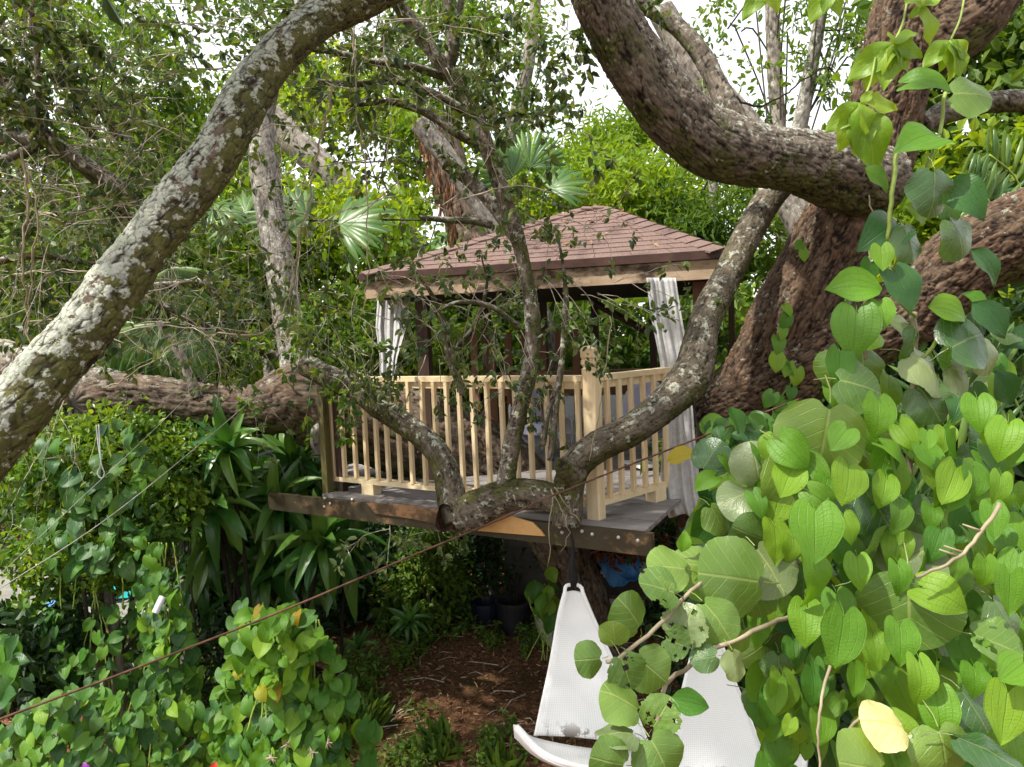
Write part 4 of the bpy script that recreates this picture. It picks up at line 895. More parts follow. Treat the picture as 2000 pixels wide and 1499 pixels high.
# ------------------------------------------------------------------ twigs of the oaks
def grow(mb, start, d0, L, r0, leaves, depth=0, grav=-.1, wander=.35, seg=.06):
    n = max(4, int(L / seg)); p = np.array(start, float); d = nrm(d0); pts = [p]
    for k in range(n):
        d = nrm(d + rng.normal(0, wander, 3) * .5 + UP * grav * .3); p = p + d * (L / n); pts.append(p)
    rr = r0 * np.linspace(1, .35, len(pts)); mb.tube(pts, rr, 4 if r0 < .006 else 6, False)
    for k in range(2, len(pts)):
        if leaves is not None and k > n * .35 and rng.random() < .55: leaves.append((pts[k], d))
        if depth > 0 and rng.random() < .26: grow(mb, pts[k], nrm(d + rng.normal(0, .75, 3)), L * random.uniform(.3, .6), max(.0012, rr[k] * .6), leaves, depth - 1, grav, wander, seg)
    if leaves is not None: leaves += [(pts[-1], d)] * 2
def oak_leaves(leaves, size, keep=1.0, mat=None):
    L = [l for l in leaves if rng.random() < keep]
    p = np.array([l[0] for l in L]); a = np.array([l[1] for l in L])
    p = np.repeat(p, 3, 0); a = np.repeat(a, 3, 0); n = len(p); ax = nrm(a * .5 + rng.normal(0, .7, (n, 3)) + [0, 0, -.25])
    return leaf_cloud('foliage', p + rng.normal(0, .012, (n, 3)), ax, rand_dirs(n, (0, -.3, .9), .7), size * rng.uniform(.6, 1.25, n), mat or L_oak, T_OVAL)
def limb_of(t, rows, mat, name='limb', amp=.005, seg=26, step=.012, plate=.022, label=None):
    r = px(rows); o = part(name, limb_mesh(name, r, mat, seg, step, plate, .5, amp, .07, (-.4, 0, .9), random.randrange(900)), t, label=label); return r

# sapling in front of the gazebo
tE = thing('young_oak', 'slender young oak growing up from the crooked branch in front of the roof', 'tree', P(990, 950, 5.1)); mb = MB(); lv = []
r = limb_of(tE, [(985, 965, 22, 5.12), (992, 915, 17, 5.1), (1003, 850, 17, 5.08), (1018, 790, 16, 5.05), (1038, 700, 16, 5.02), (1040, 620, 15, 5.0), (1028, 540, 13, 4.98), (1012, 470, 14, 4.96), (988, 395, 15, 4.94), (955, 300, 15, 4.92), (925, 215, 15, 4.9), (890, 160, 16, 4.88), (855, 115, 14, 4.86), (815, 60, 15, 4.84), (775, 5, 13, 4.8), (740, -60, 11, 4.78)], M_branch, 'trunk', .005, 34, .010, .018)
S = [r]
for rows, lab in [([(868, 150, 14, 4.88), (885, 95, 13, 4.86), (878, 30, 11, 4.84), (872, -30, 9, 4.8)], 'fork rising straight'), ([(880, 60, 8, 4.86), (897, 20, 7, 4.85), (900, -20, 6, 4.85)], None),
                  ([(1012, 475, 13, 5.0), (985, 430, 14, 5.0), (955, 390, 14, 5.05), (915, 350, 14, 5.1), (870, 320, 13, 5.1)], None), ([(945, 290, 9, 4.95), (900, 265, 9, 4.9), (830, 220, 8, 4.9), (760, 200, 6, 4.9), (690, 205, 5, 4.9)], None),
                  ([(960, 440, 8, 5.0), (920, 432, 7, 5.0), (870, 430, 6, 4.95), (820, 425, 4, 4.9)], None), ([(870, 150, 9, 4.9), (800, 130, 8, 4.8), (720, 120, 7, 4.75), (640, 100, 6, 4.7), (560, 98, 5, 4.7), (470, 130, 4, 4.6)], None),
                  ([(925, 230, 9, 4.9), (860, 190, 8, 4.85), (780, 160, 7, 4.8), (700, 165, 6, 4.8), (620, 160, 5, 4.75)], None),
                  ([(1075, 900, 7, 5.0), (1085, 800, 7, 5.0), (1098, 700, 6, 5.0), (1105, 600, 6, 4.98), (1100, 520, 3.5, 4.95), (1085, 440, 1.5, 4.9)], 'thin parallel stem'), ([(1060, 870, 6, 4.98), (1072, 800, 5, 4.97), (1085, 760, 4, 4.97)], None),
                  ([(1015, 640, 6, 5.0), (960, 600, 5, 4.9), (900, 590, 4, 4.85), (850, 610, 3, 4.8)], None), ([(905, 770, 8, 5.3), (880, 700, 8, 5.25), (870, 640, 7, 5.2), (840, 570, 4, 5.1), (800, 520, 1.5, 5.0)], None), ([(880, 690, 6, 5.25), (925, 640, 5, 5.2), (950, 560, 3, 5.1), (940, 500, 1.2, 5.0)], None)]:
    S.append(limb_of(tE, rows, M_branch, 'branch', .003, 18, .014, .02, lab))
for s in S:
    c = spline(s, .05)
    for k in range(int(len(c) * .35), len(c), 3):
        if c[k, 2] > zd + .35: grow(mb, c[k, :3], rand_dirs(1, (-.25, -.2, .0))[0], random.uniform(.2, .7), random.uniform(.002, .0042), lv, 1, -.3)
for (x, y, d, a, L) in [(700, 560, 5.0, 160, .5), (760, 640, 5.1, 200, .5), (800, 600, 5.0, 20, .6), (1180, 560, 4.9, 20, .5), (1120, 450, 4.9, -20, .5), (1150, 580, 4.9, 40, .5), (950, 660, 5.0, 60, .5), (880, 640, 5.0, 120, .5), (700, 680, 5.4, 60, .4), (980, 740, 5.0, 80, .35), (1240, 560, 4.9, 5, .35),
                        (640, 600, 5.2, 100, .5), (720, 620, 5.0, 60, .5), (780, 560, 4.9, 90, .4), (840, 560, 4.9, 45, .5), (960, 560, 4.9, 120, .5), (840, 700, 5.3, 80, .4), (1060, 560, 4.9, 70, .45), (660, 700, 5.5, 40, .4), (1010, 660, 4.9, 20, .4), (760, 720, 5.5, 100, .4)]:
    for _ in range(2): grow(mb, P(x + random.uniform(-25, 25), y + random.uniform(-20, 20), d), screen_dir(a + random.uniform(-40, 40)), L, .003, lv, 1, -.2)
part('twigs', mb.mesh('twigs', M_twig, True), tE, kind='stuff')
part('foliage', oak_leaves(lv, .055, .70), tE, kind='stuff')

# twiggy oak filling the upper left
tG = thing('twiggy_oak', 'twiggy half bare oak with thin forked limbs at the left edge', 'tree', P(-60, 520, 4.6)); mb = MB(); lv = []; S = []
for rows in [[(-60, 80, 15, 4.5), (10, 160, 15, 4.5), (65, 240, 16, 4.5), (115, 290, 16, 4.5), (190, 335, 14, 4.5), (250, 380, 12, 4.5), (300, 425, 9, 4.5), (340, 470, 6, 4.5)], [(-80, 250, 18, 4.6), (20, 270, 16, 4.55), (90, 275, 15, 4.5)], [(-60, 330, 10, 4.6), (20, 310, 10, 4.55), (80, 280, 10, 4.5)],
             [(140, 310, 11, 4.5), (195, 360, 10, 4.6), (230, 410, 9, 4.7), (265, 430, 7, 4.75)], [(240, 560, 8, 5.6), (330, 560, 9, 5.7), (400, 555, 10, 5.8), (440, 600, 10, 5.9), (475, 660, 10, 6.1), (540, 700, 10, 6.3)], [(280, 580, 6, 5.5), (360, 620, 7, 5.6), (430, 650, 7, 5.8), (520, 690, 8, 6.2)],
             [(60, 20, 6, 4.3), (72, 100, 6, 4.3), (75, 190, 5, 4.3), (70, 240, 5, 4.4)], [(-40, 520, 7, 4.8), (60, 500, 7, 4.8), (150, 510, 6, 4.9), (230, 530, 5, 5)]]:
    S.append(limb_of(tG, rows, M_branch, 'limb', .004, 18, .014, .02))
for s in S:
    c = spline(s, .05)
    for k in range(0, len(c), 2): grow(mb, c[k, :3], rand_dirs(1, (.25, -.1, .05))[0], random.uniform(.25, 1.2), random.uniform(.0026, .0056), lv, 2, -.15, .3)
for _ in range(150):
    x, y = random.uniform(0, 900), random.uniform(-40, 420)
    if _ % 3 == 0: x, y = random.uniform(0, 330), random.uniform(200, 720)
    if 330 < x < 620 and y > 80 and random.random() < .5: continue
    grow(mb, P(x, y, random.uniform(3.9, 5.4)), screen_dir(random.choice([170, 190, 10, -20, 200, 150, 100])), random.uniform(.4, 1.1), random.uniform(.0024, .0048), lv, 2, -.12, .3)
part('twigs', mb.mesh('twigs', M_twig, True), tG, kind='stuff')
part('foliage', oak_leaves(lv, .058, .20), tG, kind='stuff')
# oak foliage tufts
def tufts(name, label, spots, lsize, mat, keep=1.0, cat='foliage spray'):
    t = thing(name, label, cat, P(spots[0][0], spots[0][1], spots[0][2]), 'leafy oak sprays overhead'); mb = MB(); lv = []
    for x, y, d, n in spots:
        for _ in range(n): grow(mb, P(x + random.uniform(-30, 30), y + random.uniform(-30, 30), d), rand_dirs(1, (0, -.1, -.15))[0], random.uniform(.2, .55), .0025, lv, 1, -.3)
    part('twigs', mb.mesh('twigs', M_twig, True), t, kind='stuff'); part('foliage', oak_leaves(lv, lsize, keep, mat), t, kind='stuff')
tufts('oak_spray', 'dark oak leaf spray hanging in the upper left corner', [(30, 60, 4.2, 8), (120, 30, 4.4, 8), (200, 90, 4.6, 6), (90, 150, 4.4, 5), (20, 130, 4, 5)], .07, L_oak)
tufts('oak_spray', 'oak leaf spray under the moss limb near the top middle', [(690, 90, 4.4, 5), (760, 40, 4.6, 5), (600, 20, 4.6, 5), (960, 120, 4.7, 6), (1010, 60, 4.7, 6)], .065, L_oak)
tufts('oak_spray', 'oak leaf spray beside the arching limb against white sky', [(1080, 40, 4.5, 4), (1110, 100, 4.6, 3), (1040, 190, 4.7, 4), (1020, 280, 4.8, 3), (1130, 20, 4.4, 4)], .065, L_oak)
tufts('oak_spray', 'fine leafy spray hanging from the fork of the great oak', [(1400, 130, 6.5, 4), (1430, 190, 7, 3), (1600, 190, 6.5, 2), (1650, 80, 6.5, 3)], .06, L_mid)
tufts('oak_spray', 'mossy leaf cluster where the dead limb meets the railing', [(600, 690, 5.9, 6), (650, 710, 5.8, 6), (560, 660, 5.9, 6), (520, 720, 6.0, 4), (700, 700, 5.6, 5)], .065, L_shrub)
tufts('oak_spray', 'pale leaf sprig below the beam under the hollow', [(770, 1060, 4.9, 2), (745, 1030, 4.9, 2)], .06, L_oak)
tufts('oak_spray', 'dim leafy sprigs along the left limb', [(300, 480, 4.6, 5), (100, 430, 4.6, 6), (40, 560, 4.8, 6), (160, 620, 4.9, 4), (420, 520, 5.4, 5), (460, 640, 5.8, 5)], .065, L_oak)
# the great oak's crown out of view, added to shade and dapple the scene
n = 15000; x = rng.uniform(-9, 7, n); y = rng.uniform(-7, 11, n); z = 4.6 + .50 * np.maximum(y, -1) + rng.uniform(0, 2.2, n)
hole = fbm(np.stack([x * .55, y * .55, z * .4], 1), 3, 77); kee = hole > np.where(x < -.8, .22, .0)  # thinned at the left so sun reaches the twigs
ex = np.array([-1.9, 3.0, 6.0]) + rng.normal(0, 1, (2600, 3)) * [.75, .65, .3]; ex2 = np.array([-1.4, 2.2, 6.0]) + rng.normal(0, 1, (1500, 3)) * [.5, .5, .3]  # extra unseen clumps put in to keep the sun off the hanging chairs
part('crown', leaves_at('crown', np.concatenate([np.stack([x, y, z], 1)[kee], ex, ex2]), .15, L_oak, T_OVAL), tB, kind='stuff')
# leaves fallen on the roof
n = 70; aa, bb = rng.random(n), rng.random(n) ** .7; A_ = EL[None] * (1 - aa[:, None]) + ER[None] * aa[:, None]; B_ = AL[None] * (1 - aa[:, None]) + AR[None] * aa[:, None]; pp = A_ * (1 - .9 * bb[:, None]) + B_ * .9 * bb[:, None] + nface * .02
single('fallen_leaves', leaf_cloud('fallen_leaves', pp, rand_dirs(n) - nface * .3, nface + rng.normal(0, .3, (n, 3)), rng.uniform(.03, .07, n), L_litter, T_OVAL), 'dry fallen leaves lying on the brown shingles', 'fallen leaves', kind='stuff')
# hanging bare vines
VN = [('long bare vine hanging before the leaning limb', [(650, 175, 3.8), (625, 280, 3.85), (605, 380, 3.9), (585, 470, 4.0), (560, 590, 4.1), (530, 640, 4.1), (490, 655, 4.2), (430, 655, 4.2), (350, 672, 4.3), (285, 715, 4.3), (205, 758, 4.4)], .006),
      ('pale straight vine hanging in front of the roof left corner', [(690, -20, 4.2), (695, 200, 4.2), (712, 330, 4.2), (718, 470, 4.2), (715, 580, 4.2), (705, 620, 4.2)], .005),
      ('looped bare vine at the left edge', [(40, 290, 3.9), (55, 380, 3.9), (45, 480, 3.9), (52, 600, 4), (62, 700, 4)], .007),
      ('forked bare vine beside the looped one', [(48, 320, 3.9), (75, 420, 3.9), (60, 520, 3.9), (50, 640, 4.0), (20, 720, 4.1)], .005),
      ('thin vine hanging over the white railing', [(1192, 620, 4.7), (1185, 700, 4.7), (1175, 780, 4.75), (1165, 830, 4.8), (1150, 900, 4.8)], .004),
      ('aerial roots dangling below the U shaped branch', [(1078, 955, 4.7), (1075, 1010, 4.7), (1072, 1060, 4.7), (1070, 1110, 4.75)], .004),
      ('second aerial root below the U shaped branch', [(1080, 960, 4.7), (1098, 1000, 4.7), (1108, 1040, 4.7), (1098, 1075, 4.7)], .0035),
      ('third aerial root below the U shaped branch', [(1085, 950, 4.7), (1105, 985, 4.7), (1125, 1010, 4.7), (1135, 1025, 4.7)], .0035),
      ('wiry root draped on the great oak trunk', [(1690, 330, 5.0), (1700, 400, 4.95), (1712, 440, 4.95), (1700, 480, 4.95), (1705, 540, 4.95)], .006),
      ('curved dark tendril under the arching limb', [(1440, 190, 4.7), (1470, 208, 4.7), (1520, 195, 4.8), (1570, 155, 4.9), (1610, 132, 4.9), (1630, 140, 5)], .007)]
for lab, pts, r in VN:
    s = spline(px(pts), .05); s = s + rng.normal(0, .006, s.shape); m = MB(); m.tube(s, r * np.linspace(1, .6, len(s)), 6)
    single('hanging_vine', m.mesh('hanging_vine', M_vine if 'dark' not in lab else M_branch, True), lab, 'vine', 'bare hanging vines')

# ------------------------------------------------------------------ vines on the right
H, G, GH, O = 'H', 'G', 'GH', 'O'
SETS = {H: HEART, G: GRAPE, GH: GHOLE, O: OVAL}
def stem(t, pts, r, mat=M_gstem, label=None):
    s = spline(px(pts), .03); m = MB(); m.tube(s + rng.normal(0, .0015, s.shape), r, 6); part('stem', m.mesh('stem', mat, True), t, label=label)
tV = thing('heart_leaf_vine', 'tall climbing vine with big heart shaped leaves hanging at the right', 'vine', P(1750, 1499, 2.6))
# x, y, depth, length, tip angle, material, kind
UPPER = [(1815, 158, 2.5, 95, 12, 0, H), (1892, 182, 2.55, 90, 5, 0, G), (1800, 268, 2.45, 120, 165, 0, H), (1826, 368, 2.4, 105, 90, 1, G), (1895, 390, 2.45, 100, 55, 2, H), (1712, 347, 2.5, 66, 45, 1, O), (1725, 452, 2.5, 125, 150, 2, H), (1776, 470, 2.48, 84, 70, 1, G), (1722, 505, 2.4, 62, 95, 0, H), (1873, 455, 2.5, 95, 60, 1, G), (1925, 518, 2.45, 95, 48, 2, O), (1765, 565, 2.4, 105, 75, 2, H), (1675, 560, 2.4, 105, 185, 0, O), (1697, 530, 2.5, 55, 110, 1, H), (1670, 650, 2.35, 112, 97, 1, H), (1726, 612, 2.35, 68, 92, 0, H), (1758, 630, 2.5, 55, 20, 2, G), (1852, 606, 2.4, 95, 10, 0, O), (1932, 620, 2.4, 92, 50, 2, O), (1885, 665, 2.38, 105, -25, 1, G), (1810, 715, 2.4, 120, 35, 2, G), (1640, 718, 2.35, 80, 95, 1, H), (1672, 750, 2.32, 104, 15, 0, G), (1925, 690, 2.45, 80, 70, 2, G), (1875, 735, 2.48, 78, 50, 2, G), (1812, 780, 2.4, 90, 60, 1, G), (1960, 755, 2.5, 80, 60, 2, O), (1850, 420, 2.55, 70, 100, 0, H), (1905, 590, 2.5, 70, 40, 1, O), (1790, 410, 2.55, 60, 200, 0, H)]
LOWER = [(1716, 815, 2.25, 92, 98, 0, H), (1655, 802, 2.4, 60, 100, 0, H), (1912, 808, 2.2, 82, 95, 0, H), (1725, 905, 2.2, 80, 110, 0, H), (1757, 925, 2.2, 92, 80, 0, H), (1818, 893, 2.15, 82, 55, 0, H), (1690, 850, 2.3, 80, 70, 0, H), (1518, 985, 2.2, 100, 110, 0, H), (1592, 1045, 1.9, 125, 100, 0, H), (1590, 1138, 1.95, 112, 100, 0, H), (1677, 1118, 1.95, 75, 95, 0, H), (1658, 1035, 2.05, 68, 75, 0, H), (1637, 1060, 2.1, 90, 90, 1, H), (1758, 1132, 1.95, 72, 92, 0, H), (1845, 1165, 1.9, 105, 25, 0, H), (1642, 1250, 1.85, 122, 105, 0, H), (1760, 1258, 1.85, 92, 100, 0, H), (1710, 1278, 1.95, 86, 95, 0, H), (1575, 1220, 1.95, 95, 100, 0, H), (1640, 1192, 2.0, 85, 90, 1, H), (1800, 1335, 1.8, 100, 95, 0, H), (1670, 1330, 1.95, 70, 95, 0, H), (1727, 1325, 1.95, 70, 85, 1, H), (1690, 1365, 2.0, 62, 90, 1, H), (1835, 1400, 1.8, 110, 95, 0, H), (1978, 1312, 1.75, 105, 165, 0, H), (1962, 1400, 1.75, 118, 110, 0, H), (1972, 1160, 1.85, 95, 100, 0, H), (1985, 1110, 1.9, 80, 120, 0, H), (1940, 1020, 2.0, 80, 100, 0, H), (1865, 970, 2.1, 75, 120, 0, H), (1905, 940, 2.1, 80, 95, 0, H), (1975, 880, 2.15, 80, 95, 0, H), (1950, 955, 2.1, 70, 110, 0, H), (1820, 1010, 2.1, 60, 100, 0, H), (1690, 1000, 2.15, 60, 90, 0, H), (1540, 1420, 1.9, 42, 120, 0, H), (1605, 1420, 2.0, 80, 100, 0, H), (1590, 1345, 2.0, 78, 95, 1, H), (1885, 1290, 1.95, 90, 80, 1, H), (1905, 1330, 1.9, 70, 100, 0, H), (1770, 1440, 1.85, 95, 60, 0, H), (1835, 1470, 1.8, 80, 110, 0, H), (1990, 1480, 1.8, 90, 100, 0, H), (1480, 1235, 2.2, 70, 100, 0, H), (1795, 1200, 2.0, 80, 70, 0, H), (1610, 960, 2.1, 70, 110, 0, H), (1545, 1075, 2.15, 60, 100, 0, H), (1590, 1315, 2.1, 60, 100, 1, H), (1700, 1225, 2.0, 70, 100, 0, H), (1868, 1110, 2.0, 70, 110, 1, H), (1925, 1120, 2.0, 66, 95, 0, H), (1960, 1060, 2.05, 66, 90, 1, H)]
for lst in (UPPER, LOWER):
    for (x, y, d, l, a, mi, k) in lst: face_leaf(SETS[k], mi, tV, x, y, d, l, a, up=.35 if k == H else .5, tip=(.1, .6) if k == H else (-.2, .4))
for x, y, d, l, a in [(1812, 860, 2.1, 45, 100)] + [(1470, 1345, 2.3, 40, 110), (1537, 1342, 2.3, 48, 120), (1490, 1390, 2.3, 42, 140), (1553, 1372, 2.3, 34, 100), (1517, 1440, 2.3, 46, 150), (1545, 1470, 2.3, 40, 90), (1575, 1470, 2.3, 36, 100), (1500, 1470, 2.4, 36, 80), (1560, 1440, 2.4, 40, 100)]: face_leaf(HSM, 0 if l < 46 else 1, tV, x, y, d, l, a)
for pts, r in [([(1752, 298, 2.5), (1742, 380, 2.48), (1734, 475, 2.48)], .0075), ([(1845, 180, 2.55), (1838, 250, 2.55), (1820, 300, 2.5), (1795, 370, 2.5)], .006), ([(1735, 475, 2.5), (1745, 570, 2.5), (1790, 620, 2.5)], .006), ([(1855, 620, 2.45), (1820, 680, 2.45), (1785, 720, 2.45)], .006)]: stem(tV, pts, r)
for pts, r in [([(1785, 610, 2.52), (1786, 700, 2.5), (1782, 800, 2.45), (1776, 900, 2.4), (1770, 1050, 2.35)], .011), ([(1693, 565, 2.5), (1688, 600, 2.5), (1690, 700, 2.5)], .006)]: stem(tV, pts, r, M_vine)
# darker fill behind the hero leaves
POLY = [(1380, 930), (1500, 880), (1600, 760), (1680, 560), (1760, 440), (1860, 330), (2040, 300), (2040, 1540), (1500, 1540), (1440, 1300), (1340, 1130)]
def inpoly(x, y, p):
    c = False
    for i in range(len(p)):
        (x1, y1), (x2, y2) = p[i], p[i - 1]
        if (y1 > y) != (y2 > y) and x < (x2 - x1) * (y - y1) / (y2 - y1) + x1: c = not c
    return c
tW = thing('heart_leaf_vine', 'shaded heart leaved vine growing behind the big hanging leaves', 'vine', P(1800, 1499, 2.9)); k = 0
while k < 270:
    x, y = random.uniform(1360, 2020), random.uniform(650, 1520)
    if not inpoly(x, y, POLY) or (y < 1000 and x > 1700 and random.random() < .45): continue
    s = random.choice([H, H, H, G]); face_leaf(SETS[s], random.choice([1, 0, 2, 0]) if s == H else random.choice([0, 1]), tW, x, y, random.uniform(2.35, 2.9), random.uniform(55, 100), random.gauss(95, 35), .4, .35); k += 1
tX = thing('heart_leaf_vine', 'bright young heart leaved vine filling the gaps low at the right', 'vine', P(1720, 1499, 2.5)); k = 0
while k < 150:
    x, y = random.uniform(1480, 2020), random.uniform(830, 1520)
    if not inpoly(x, y, POLY): continue
    face_leaf(HEART, random.choice([0, 0, 1]), tX, x, y, random.uniform(2.05, 2.4), random.uniform(60, 95), random.gauss(95, 30), .4, .3, tip=(.1, .6)); k += 1
# little vine climbing the great trunk
tC = thing('small_heart_leaf_vine', 'little heart leaved vine climbing the great oak trunk', 'vine', P(1520, 900, 5.2))
for x, y, l, a in [(1540, 608, 30, 60), (1533, 630, 36, 110), (1528, 652, 32, 100), (1520, 676, 40, 95), (1517, 710, 40, 95), (1537, 722, 36, 110), (1555, 738, 40, 95), (1548, 722, 30, 80), (1502, 782, 38, 120), (1525, 792, 36, 130), (1522, 822, 40, 110), (1508, 850, 40, 100), (1498, 830, 34, 80), (1530, 850, 34, 110), (1515, 875, 32, 90), (1545, 770, 30, 100), (1570, 500, 26, 80), (1560, 480, 24, 140)]: face_leaf(HSM, random.choice([0, 1, 1]), tC, x, y, 5.25, l * 1.05, a, .3, .2)
stem(tC, [(1540, 600, 5.28), (1528, 640, 5.28), (1515, 700, 5.28), (1545, 745, 5.3), (1510, 800, 5.28), (1512, 900, 5.25)], .004)
# palmate leaves
for lab, att, tips, d in [('yellow green palmate leaf in front of the great trunk', (1682, 202), [(1618, 253), (1643, 288), (1672, 297), (1683, 302), (1715, 332), (1760, 206), (1704, 178), (1700, 260)], 2.6),
                          ('palmate leaf high on the great trunk', (1745, 86), [(1664, 150), (1690, 158), (1724, 170), (1750, 150), (1780, 138), (1805, 108), (1794, 58), (1737, 62)], 2.7),
                          ('drooping palmate leaf beside the upper right limb', (1857, 78), [(1806, 128), (1840, 135), (1861, 152), (1882, 145), (1899, 115), (1880, 100)], 2.7),
                          ('palmate leaf at the top of the great trunk', (1800, 14), [(1824, 80), (1778, 32), (1840, -10), (1790, -40), (1772, -5)], 2.75),
                          ('cut off palmate leaf at the top edge', (1500, -30), [(1452, 35), (1480, 15), (1520, 20)], 2.7), ('cut off palmate leaf left of the great trunk', (1620, -30), [(1585, 40), (1640, 30), (1660, 0), (1610, 25)], 2.7)]:
    t = thing('palmate_leaf', lab, 'leaf', P(att[0], att[1], d), 'palmate leaves')
    for k, (x, y) in enumerate(tips):
        dx, dy = x - att[0], y - att[1]; l = math.hypot(dx, dy); ang = math.degrees(math.atan2(dy, dx))
        sh = LANCE[k % 3][0]; ax = screen_dir(ang) + f_ * random.uniform(-.2, .2); n = -f_ + UP * .35 + rng.normal(0, .25, 3)
        place(sh, t, P(att[0] + dx * .47, att[1] + dy * .47, d - .01 * k), ax, n, l * d / F * 1.05, 'leaflet')
    m = MB(); m.tube(spline(px([(att[0], att[1], d), (att[0] + 18, att[1] - 40, d + .05), (att[0] + 28, att[1] - 90, d + .1)]), .02), .004, 5); part('stalk', m.mesh('stalk', M_gstem, True), t)
# sea grape
tS = thing('sea_grape', 'sea grape bush with round pale veined leaves at the lower right', 'shrub', P(1620, 1499, 2.3))
SG = [(1155, 1288, 1.85, 68, 185, 0, G), (1200, 1246, 1.85, 62, -100, 0, G), (1238, 1205, 1.9, 96, -120, 0, G), (1292, 1150, 1.95, 92, 200, 0, GH), (1338, 1225, 1.95, 88, -70, 2, GH), (1318, 1255, 1.9, 60, 20, 0, GH), (1398, 1205, 1.95, 104, 50, 0, G), (1270, 1305, 1.85, 92, 40, 0, G), (1222, 1310, 1.8, 84, 70, 0, GH), (1222, 1370, 1.75, 98, 215, 0, G), (1212, 1432, 1.7, 92, 190, 2, G), (1288, 1400, 1.75, 82, -60, 0, GH), (1195, 1490, 1.65, 90, 200, 0, G), (1288, 1475, 1.7, 100, 60, 0, G), (1345, 1372, 1.75, 78, 10, 1, O), (1380, 1285, 1.9, 62, 170, 1, G), (1437, 1295, 1.9, 66, 80, 2, G), (1312, 1108, 2.05, 92, 190, 0, G), (1335, 1060, 2.1, 44, -80, 0, O), (1440, 1130, 2.05, 150, 190, 0, G), (1368, 1105, 2.1, 92, 200, 0, G),
      (1385, 895, 2.4, 80, -60, 1, G), (1378, 940, 2.35, 60, 150, 0, H), (1478, 912, 2.3, 92, -100, 2, G), (1560, 925, 2.2, 150, 60, 0, G), (1452, 965, 2.25, 94, 170, 2, G), (1612, 848, 2.2, 165, 100, 0, G), (1700, 972, 2.15, 128, 55, 1, G), (1545, 900, 2.25, 100, 200, 1, G), (1480, 1050, 2.2, 105, 200, 1, G), (1500, 1105, 2.15, 120, 60, 2, G), (1705, 1085, 2.1, 130, -60, 1, G), (1775, 1095, 2.1, 130, -40, 2, G), (1775, 1185, 1.95, 165, 90, 0, G), (1940, 1255, 1.9, 108, 20, 0, GH), (1920, 1462, 1.7, 145, 20, 1, G), (1845, 1470, 1.75, 130, 80, 0, G), (1695, 1500, 1.7, 130, 200, 0, G), (1900, 1380, 1.9, 100, 60, 1, G), (1570, 1130, 2.2, 80, 90, 1, G), (1400, 1010, 2.3, 70, 60, 0, G), (1450, 1250, 2.1, 60, 100, 0, G), (1520, 1300, 2.2, 62, 100, 1, G), (1480, 1160, 2.15, 80, 120, 0, G), (1960, 1200, 2.0, 90, 60, 1, G), (1850, 1230, 2.05, 90, 40, 1, G), (1650, 930, 2.25, 90, 40, 0, G), (1790, 1000, 2.2, 80, 30, 1, G)]
for (x, y, d, l, a, mi, k) in SG: face_leaf(SETS[k], mi, tS, x, y, d, l, a, .6, .28)
yl = face_leaf(GRAPE, 3, tS, 1738, 1412, 1.75, 112, 200, 1.1, .05, shape=1); yl['label'] = 'yellowed leaf coloured almost white as if shining in the sun'
for pts, r in [([(1420, 1080, 2.2), (1372, 1135, 2.05), (1325, 1180, 1.97), (1290, 1220, 1.92), (1240, 1262, 1.88), (1205, 1288, 1.86), (1185, 1290, 1.85)], .0055), ([(1545, 1205, 2.1), (1500, 1220, 2.0), (1440, 1250, 1.95), (1390, 1270, 1.93), (1335, 1310, 1.92), (1300, 1340, 1.9), (1285, 1400, 1.85), (1270, 1500, 1.8)], .006), ([(1440, 975, 2.4), (1475, 1005, 2.3), (1530, 1060, 2.25), (1560, 1100, 2.2)], .006)]:
    stem(tS, pts, r, M_vine)
# grey dead twigs among the leaves
for lab, pts, r in [('grey lichen covered dead twig among the right leaves', [(1955, 985, 1.9), (1900, 1060, 1.9), (1860, 1095, 1.88), (1790, 1130, 1.88)], .0055), ('pale dry stem standing at the bottom right', [(1622, 1300, 1.8), (1606, 1360, 1.78), (1598, 1430, 1.76), (1603, 1520, 1.75)], .0038), ('thin pale stem arching at the bottom right', [(1690, 1395, 1.9), (1660, 1425, 1.88), (1652, 1460, 1.87), (1655, 1490, 1.86)], .004), ('short brown branch at the right edge', [(1870, 1120, 2.3), (1930, 1135, 2.25), (2010, 1165, 2.2)], .009)]:
    s = spline(px(pts), .02); m = MB(); m.tube(s + rng.normal(0, .0015, s.shape), r * np.linspace(1, .7, len(s)), 7)
    if 'lichen' in lab:
        for q in (.25, .5, .6): i = int(q * len(s)); m.tube([s[i], s[i] + screen_dir(random.choice([20, 200, -100])) * .05], [.004, .002], 5)
    single('dead_twig', m.mesh('dead_twig', M_pale if 0 else M_vine, True), lab, 'twig', 'dead twigs at the right')

# ------------------------------------------------------------------ vines lower left
def heart_mass(label, n, region, d, lpx, mats, loc, base=0, sets=HEART, up=.3):
    t = thing('heart_leaf_vine', label, 'vine', P(loc[0], loc[1], d), 'heart leaved vines lower left'); k = 0; xs_ = [p[0] for p in region]; ys_ = [p[1] for p in region]
    while k < n:
        x, y = random.uniform(min(xs_), max(xs_)), random.uniform(min(ys_), max(ys_))
        if not inpoly(x, y, region): continue
        cx = (min(xs_) + max(xs_)) / 2; w = (max(xs_) - min(xs_)) / 2; e = abs(x - cx) / w
        dd = d + .35 * e * e - (y - min(ys_)) * .0004 + random.uniform(-.09, .09)
        face_leaf(sets, random.choice(mats), t, x, y, dd, random.uniform(.65, 1.35) * lpx, random.gauss(92, 34), up, .36, tip=(.15, .9)); k += 1
    for _ in range(6):
        x = random.uniform(min(xs_) * .7 + max(xs_) * .3, min(xs_) * .3 + max(xs_) * .7); stem(t, [(x, min(ys_) + 20, d + .2), (x + random.uniform(-30, 30), (min(ys_) + max(ys_)) / 2, d + .15), (x + random.uniform(-40, 40), max(ys_) + 60, d + .1)], .005)
